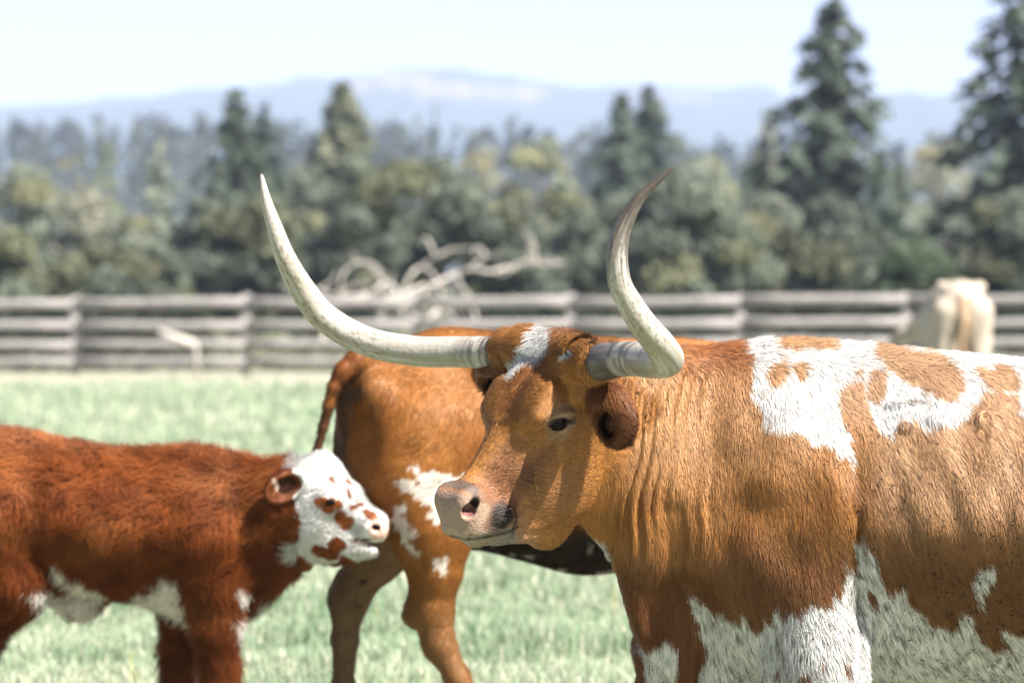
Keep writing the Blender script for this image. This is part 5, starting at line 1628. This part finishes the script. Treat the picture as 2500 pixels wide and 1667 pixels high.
# ------------------------------------------------------------------ the calf
def calf():
    Y0 = 11.9
    q = lambda px, py, d=0.0: P(px, py, Y0 + d)
    vol = Vol(axis_steps([(P(-330, 0, Y0)[0], P(640, 0, Y0)[0], .009), (P(640, 0, Y0)[0], P(975, 0, Y0)[0], .0055)]), axis_steps([(11.48, 12.3, .0085)]), axis_steps([(-.02, .5, .011), (.5, 1.06, .007)]))
    px = [-270, -235, -165, -60, 42, 106, 170, 255, 319, 383, 489, 553, 617, 680, 725, 760]
    tp = [1180, 1112, 1084, 1070, 1064, 1078, 1089, 1104, 1108, 1106, 1106, 1118, 1130, 1148, 1150, 1140]
    bt = [1310, 1380, 1420, 1440, 1442, 1436, 1438, 1446, 1450, 1468, 1505, 1512, 1490, 1430, 1395, 1385]
    w = [.07, .14, .19, .21, .215, .225, .235, .24, .235, .215, .19, .165, .135, .11, .10, .09]
    vol.loft(dict(x=[q(a, 0)[0] for a in px], top=[q(0, a)[2] for a in tp], bot=[q(0, a)[2] for a in bt], w=w, yc=[Y0] * 13 + [Y0 - .01, Y0 - .03, Y0 - .05], n=[2.2] * 16, tt=[.3] * 16, tb=[.25] * 16), k=.01)
    # hind legs
    for d, dx in ((-.13, 0), (.14, -60)):
        vol.chain([q(-60 + dx, 1290, d), q(10 + dx, 1420, d), q(-60 + dx, 1560, d), q(-105 + dx, 1625, d)], [.17, .105, .055, .046], .06)
        vol.chain([q(-105 + dx, 1625, d), q(-95 + dx, 1750, d), q(-80 + dx, 1835, d)], [.045, .034, .045], .02)
    # forelegs
    vol.chain([q(500, 1330, -.10), q(515, 1440, -.10), q(527, 1530, -.10), q(536, 1625, -.10), q(540, 1690, -.10)], [.10, .070, .052, .037, .038], .05)
    vol.chain([q(540, 1690, -.10), q(542, 1800, -.10), q(548, 1845, -.11)], [.036, .030, .042], .02)
    vol.chain([q(470, 1400, .12), q(450, 1490, .12), q(442, 1590, .12), q(432, 1690, .12)], [.09, .052, .042, .036], .05)
    vol.chain([q(432, 1690, .12), q(428, 1790, .12), q(432, 1830, .11)], [.035, .029, .04], .02)
    # navel fold and udder skin
    vol.chain([q(150, 1430, 0), q(200, 1470, 0), q(225, 1440, 0)], [.04, .030, .03], .05)
    vol.swell(q(500, 1250, -.2), .12, .16, .02)
    vol.swell(q(600, 1300, -.15), .05, .14, -.018)
    vol.swell(q(0, 1230, -.22), .14, .14, .02)
    # neck to head, head turned a touch to the camera
    d = -.06
    vol.chain([q(640, 1270, -.01), q(710, 1240, d * .7), q(765, 1225, d)], [.135, .115, .10], .06)
    vol.ell(q(764, 1200, d), (.098, .105, .088), .05)
    vol.chain([q(780, 1150, d), q(790, 1128, d)], [.05, .030], .04)
    vol.chain([q(792, 1190, d), q(842, 1232, d - .01), q(905, 1276, d - .02)], [.076, .050, .034], .04)
    vol.chain([q(850, 1260, d - .01), q(905, 1287, d - .02), q(918, 1292, d - .02)], [.056, .042, .032], .03)
    vol.chain([q(918, 1282, d - .02), q(920, 1302, d - .02)], [.030, .024], .02)
    vol.ell(q(862, 1203, d + .05), (.028, .03, .028), .03)
    vol.ell(q(862, 1206, d - .03), (.022, .03, .024), .03)
    vol.chain([q(770, 1290, d), q(820, 1322, d), q(862, 1338, d - .01)], [.105, .062, .034], .05)
    vol.chain([q(862, 1338, d - .01), q(905, 1346, d - .02)], [.030, .021], .02)
    vol.cap(q(874, 1322, d - .02), q(945, 1330, d - .02), .005, .008, .005, mode='cut', squash=(1, .25))
    for sg in (-1, 1):
        vol.ell(q(918, 1287, d - .02) + (0, sg * .040, 0), (.013, .016, .010), .006, mode='cut')
        vol.ell(q(808, 1215, d) + (0, sg * .085, 0), (.04, .03, .035), .04)
        ec = q(704, 1182, d * .6) + (0, sg * .155, 0)
        e1 = norm((-.80, sg * .35, -.42)); e3 = norm(np.array((.1, -1.0, -.15)) - e1 * (np.array((.1, -1.0, -.15)) @ e1)); e2 = np.cross(e3, e1)
        vol.ell(ec, (.075, .048, .022), .012, axes=(e1, e2, e3))
        vol.cap(q(752, 1178, d * .6) + (0, sg * .08, 0), ec - e1 * .04, .03, .026, .02)
        vol.ell(ec + e3 * .020 + e1 * .008, (.062, .037, .024), .006, mode='cut', axes=(e1, e2, e3))
    e_hit = vol.hit(803, 1226, 11.4, 12.2)
    EC = [q(704, 1182, d * .6) + (0, sg * .155, 0) for sg in (-1, 1)]
    N_ear = lambda p: (np.linalg.norm(p - EC[0], axis=1) < .085) | (np.linalg.norm(p - EC[1], axis=1) < .085)
    V, F, N = vol.surface()
    def coat(p):
        n = len(p)
        x = 1250 + p[:, 0] / ((Y0 - .1) * KPX); y = 692 + (HC - p[:, 2]) / ((Y0 - .1) * KPX)
        j = np.stack([vnoise(p, 28, 2), vnoise(p, 28, 3)], 1) - .5 + .5 * (np.stack([vnoise(p, 80, 5), vnoise(p, 80, 6)], 1) - .5)
        bx, by = x + j[:, 0] * 20, y + j[:, 1] * 24
        hx, hy = x + j[:, 0] * 7, y + j[:, 1] * 7
        lerp = lambda c, col, w: c + (np.asarray(col) - c) * np.clip(w, 0, 1)[:, None]
        c = np.tile(np.array((.21, .054, .011)), (n, 1))
        c = lerp(c, (.34, .11, .028), sm(fbm(p, 8, 12), .45, .7) * .7)
        c = lerp(c, (.10, .024, .009), sm(fbm(p, 13, 14), .5, .75) * .55)
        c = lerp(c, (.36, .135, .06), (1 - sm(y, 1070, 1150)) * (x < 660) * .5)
        c = lerp(c, (.095, .024, .007), sm(y, 1230, 1420) * .55)  # painted shading: back paler as if sunlit, lower body darker
        c = lerp(c, (.12, .035, .011), N_ear(p) * .8)
        Z3 = lambda pts: zpoly(pts, 0, 1000, .4253)
        face = in_poly(hx, hy, Z3([(1695, 345), (1690, 150), (2400, 150), (2400, 900), (2060, 870), (1965, 836), (1930, 872), (1850, 905), (1800, 915), (1790, 890), (1745, 825), (1660, 840), (1650, 762), (1722, 742), (1742, 640), (1700, 560), (1690, 485), (1745, 440), (1742, 400)]))
        spot = lambda X, Y_, a_, b_, r1, r2, rot=0.0: in_ell(X, Y_, a_, b_, r1 * 1.2, r2 * 1.2, rot)
        sp = spot(hx, hy, 790, 1222, 17, 12) | spot(hx, hy, 817, 1224, 18, 11, R(20)) | spot(hx, hy, 806, 1238, 13, 9) | spot(hx, hy, 834, 1258, 12, 16) | spot(hx, hy, 848, 1275, 16, 17) | spot(hx, hy, 825, 1330, 20, 17) | spot(hx, hy, 790, 1346, 24, 12, R(25)) | spot(hx, hy, 812, 1354, 15, 12)
        sp |= spot(hx, hy, 817, 1174, 9, 4, R(45)) | spot(hx, hy, 851, 1178, 9, 4, R(25)) | spot(hx, hy, 851, 1206, 4, 11, R(-25)) | spot(hx, hy, 864, 1236, 8, 7) | spot(hx, hy, 878, 1230, 8, 5) | spot(hx, hy, 905, 1256, 20, 8, R(28))
        c[face & ~sp] = (.60, .58, .555)
        for pl in ([(265, 965), (300, 900), (330, 848), (390, 900), (450, 930), (505, 985), (550, 990), (585, 1050), (520, 1120), (470, 1200), (300, 1110), (160, 1040), (250, 1010), (420, 1040), (440, 1010), (330, 950)], [(885, 1010), (945, 940), (1035, 945), (1060, 1000), (1070, 1090), (1130, 1240), (960, 1190), (800, 1080), (800, 1030), (880, 1050)], [(1335, 1195), (1400, 1160), (1532, 1068), (1548, 1120), (1520, 1180), (1350, 1300)], [(1355, 1010), (1400, 998), (1442, 1020), (1430, 1070), (1360, 1110)]):
            c[in_poly(bx, by, Z3(pl)) & ~face] = (.66, .60, .54)
        c = lerp(c, (.62, .40, .33), face * in_ell(hx, hy, 927, 1290, 24, 28) * 1.0 * (x > 903))
        c = lerp(c, (.012, .006, .005), in_ell(hx, hy, 917, 1287, 11, 8, R(20)) * face)
        c = lerp(c, (.12, .055, .04), face * in_ell(hx, hy, 885, 1319, 28, 5, R(-4)))
        c = lerp(c, (.62, .45, .42), face * in_ell(hx, hy, 890, 1329, 24, 5, R(4)))
        c = lerp(c, (.03, .010, .005), in_ell(hx, hy, 703, 1180, 26, 20) * .9)
        c = lerp(c, (.55, .42, .32), in_ell(hx, hy, 678, 1178, 5, 16, R(-12)) * .9)
        c = lerp(c, (.02, .01, .008), in_ell(hx, hy, 801, 1226, 8, 3.5))
        c = lerp(c, (.04, .02, .012), (p[:, 2] < .06) * 1.0)
        return np.clip(c, 0, 1), face
    c, fc = coat(V)
    m = mat_coat('calf_hide', rough=.6, bump=.25, stretch=(30, 30, 16), nscale=2.0, var=.2)
    ob = link('calf', mesh_np('calf', V, F, [m], smooth=True, col=c))
    tag(ob, 'shaggy red brown calf with a white spotted face, looking right with its mouth open', 'calf')
    dens = (sm(-N[:, 1], -.4, .1) + .05).astype(np.float32)
    p, n = scatter(V, F, N, dens, 110000)
    cc, fc = coat(p)
    y = 692 + (HC - p[:, 2]) / (Y0 * KPX); x = 1250 + p[:, 0] / (Y0 * KPX)
    dd = np.stack([-.45 - .3 * (y < 1200), y * 0, -.9 + .4 * (y < 1150)], 1)
    dd[x > 700] = (-.5, 0, .3)
    w1 = np.stack([fbm(p, 11, 71), fbm(p, 11, 72), fbm(p, 11, 73)], 1) - .5
    dd = dd + w1 * 4.5
    dd = dd - n * (dd * n).sum(1)[:, None]; dd /= np.maximum(np.linalg.norm(dd, axis=1), 1e-6)[:, None]
    hd = x > 735
    ln = np.where(hd, .014, .046) * rng.uniform(.6, 1.3, len(p))
    ln *= 1 - .75 * (in_ell(x, y, 925, 1300, 32, 45))
    ln = np.where((N_ear(p)), .009, ln)
    val = rng.uniform(.75, 1.25, len(p)) * (.35 + 1.3 * fbm(p, 24, 82, 2))
    o = hair_object('calf_hair', p, n, dd, ln, np.clip(cc * np.where(fc, 1.0, val)[:, None], 0, 1), M_SHAG, ob, r0=.0009, lift0=np.where(hd, .5, .72)[:, None], npt=4, curl=.3)
    ball('eye', e_hit + (0, .004, 0), .0165, M_EYE, ob, sc=(1.25, 1, .7))
calf()

# ------------------------------------------------------------------ the cream cow by the fence
def cream_cow():
    Y0 = 34.0
    a = norm((-.05, 1.0, 0)); b = np.array((-a[1], a[0], 0))
    fr = Frame((P(2352, 0, Y0)[0], Y0, 0), a, b, (0, 0, 1))
    vol = Vol(axis_steps([(fr.o[0] - 1.5, fr.o[0] + .5, .022)]), axis_steps([(Y0 - .4, Y0 + 2.4, .025)]), axis_steps([(-.03, 1.62, .022)]))
    st = dict(x=[-.06, .0, .1, .3, .6, .9, 1.2, 1.4], top=[1.40, 1.50, 1.525, 1.52, 1.46, 1.44, 1.46, 1.30], bot=[1.15, 1.0, .88, .80, .68, .66, .72, .85], w=[.10, .18, .215, .22, .205, .20, .18, .13], n=[2.6] * 8, tt=[.12] * 8, tb=[.1] * 8)
    vol.loft(st, k=.01, fr=fr)
    for sg in (-1, 1):
        vol.ell((.16, sg * .175, 1.47), (.09, .055, .05), .06, fr)
        vol.chain([(.06, sg * .15, 1.25), (.10, sg * .155, .95), (.02, sg * .155, .62), (.06, sg * .155, .1), (.02, sg * .155, .03)], [.13, .105, .07, .05, .06], .05, fr)
        vol.chain([(1.15, sg * .14, .85), (1.15, sg * .14, .45), (1.15, sg * .14, .06)], [.11, .06, .055], .05, fr)
    vol.chain([(1.3, .0, 1.20), (1.60, .05, 1.14), (1.78, .10, 1.08)], [.17, .13, .10], .06, fr)
    vol.chain([(1.78, .10, 1.08), (1.90, .24, 1.02), (1.95, .34, .95)], [.09, .07, .05], .04, fr)
    vol.chain([(-.05, .02, 1.40), (-.09, .02, 1.2), (-.09, .02, .85), (-.08, .02, .6)], [.035, .028, .022, .04], .02, fr)
    V, F, N = vol.surface()
    q = fr.loc(V)
    c = np.tile(np.array((.40, .335, .275)), (len(V), 1))
    t = (1 - sm(np.abs(q[:, 1]), .05, .10)) * (q[:, 0] < .12) * (q[:, 2] < 1.38)
    c = c + (np.array((.33, .21, .125)) - c) * (t * .8)[:, None]
    c = c * (.92 + .16 * fbm(V, 5, 3))[:, None]
    ob = link('cream_cow', mesh_np('cream_cow', V, F, [mat_coat('cream_hide', rough=.7, bump=.1, var=.06)], smooth=True, col=c))
    tag(ob, 'cream cow facing away, standing before the fence behind the spotted back', 'cow')
cream_cow()
# ------------------------------------------------------------------ flies
def fly_mesh(name, wing):
    V, F = [], []
    def ell(c, r, nu=6):
        o = len(V)
        V.append((c[0] - r[0], c[1], c[2]))
        for t in (-.5, .5):
            for i in range(nu):
                a = i / nu * 6.283
                V.append((c[0] + t * r[0], c[1] + .86 * r[1] * math.cos(a), c[2] + .86 * r[2] * math.sin(a)))
        V.append((c[0] + r[0], c[1], c[2]))
        for i in range(nu):
            j = (i + 1) % nu
            F.append((o, o + 1 + j, o + 1 + i)); F.append((o + 1 + i, o + 1 + j, o + 1 + nu + j)); F.append((o + 1 + i, o + 1 + nu + j, o + 1 + nu + i)); F.append((o + 1 + nu + i, o + 1 + nu + j, o + 1 + 2 * nu))
    ell((0, 0, .0014), (.0030, .0014, .0013)); ell((.0036, 0, .0014), (.0011, .0011, .0010))
    return V, F
def flies():
    mb = mat_plain('fly_black', (.008, .008, .008), .8, .05)
    mw, n, l, b = nodes('fly_wing'); b.inputs['Base Color'].default_value = (.05, .05, .05, 1); b.inputs['Roughness'].default_value = .6; b.inputs['Specular IOR Level'].default_value = 0; b.inputs['Alpha'].default_value = .4
    V, F = fly_mesh('body', None)
    body = mesh_np('fly', np.array(V), np.array(F), [mb], smooth=True)
    wv = [(.001, .0006, .0026), (-.0052, .0034, .0030), (-.0060, .0016, .0031)]
    wing = [mesh_np('wing', np.array([(x, s * y, z) for x, y, z in wv]), np.array([(0, 1, 2) if s > 0 else (0, 2, 1)]), [mw]) for s in (1, -1)]
    proto = None
    r = np.random.default_rng(21)
    spots = []
    def drop(px, py):
        hp = cow_vol.hit(px, py, 8.6, 9.7)
        if hp is None: return
        n = cow_vol.grad(hp[None], .006)[0]; n /= np.linalg.norm(n)
        spots.append((hp, n))
    tries = 0
    while len(spots) < 135 and tries < 900:
        tries += 1
        px, py = 2500 - abs(r.normal(0, 210)), r.normal(1440, 160)
        if px < 2120 or py > 1690 or py < 1120: continue
        drop(px, py)
    for px, py in ((2019, 1130), (2046, 1139), (2092, 1250), (2152, 1172), (2182, 1188), (2168, 1026), (2288, 1090), (2195, 1127), (1975, 1545), (1985, 1560), (2354, 1170), (2357, 1196), (1890, 800), (1258, 905), (1212, 948), (1250, 1008), (1262, 926)): drop(px, py)
    for hp, n in spots:
        t = np.cross(n, r.normal(0, 1, 3)); t /= np.linalg.norm(t); u = np.cross(n, t)
        M = Matrix(((t[0], u[0], n[0], 0), (t[1], u[1], n[1], 0), (t[2], u[2], n[2], 0), (0, 0, 0, 1)))
        o = link('fly', body)
        sc = r.uniform(.85, 1.25)
        M = Matrix.Translation(Vector(hp + n * .010)) @ M @ Matrix.Scale(float(sc), 4)
        o.matrix_world = M
        qx = 1250 + hp[0] / (hp[1] * KPX)
        lab = ('small black fly on the speckled rear flank of the longhorn', 'black flies on the flank of the longhorn') if qx > 2100 else (('small black fly on the forehead of the longhorn', 'black flies on the forehead of the longhorn') if qx < 1300 else ('small black fly on the shoulder of the longhorn, ahead of the skin fold', 'black flies on the shoulder of the longhorn'))
        tag(o, lab[0], 'fly', lab[1])
        for w in wing: link('wing', w, o)
    for px, py, Y, lab in ((866, 608, 9.6, 'tiny insect flying before the dark trees between the horns'), (2056, 678, 10.2, 'tiny insect flying before the tall fir, above the spotted back'), (594, 708, 10.0, 'tiny insect flying just above the fence, left of the pale horn'), (35, 451, 10.4, 'tiny insect flying before the bushes near the left edge'), (200, 394, 10.4, 'tiny insect flying before the far forest at upper left'),
                          (2490, 613, 10.0, 'tiny insect flying before the huge fir at the right edge'), (722, 1266, 11.2, 'pale insect flying by the calf cheek, upper of two'), (698, 1354, 11.2, 'pale insect flying by the calf throat, lower of two'), (1300, 358, 10.0, 'tiny insect flying before the pale trees between the horns, highest of all')):
        o = link('flying_insect', body); o.location = P(px, py, Y); o.rotation_euler = tuple(r.uniform(-.5, .5, 2)) + (r.uniform(0, 6),)
        o.scale = (.9, .9, .9)
        tag(o, lab, 'insect', 'insects in the air')
        for w in wing: link('wing', w, o)
flies()
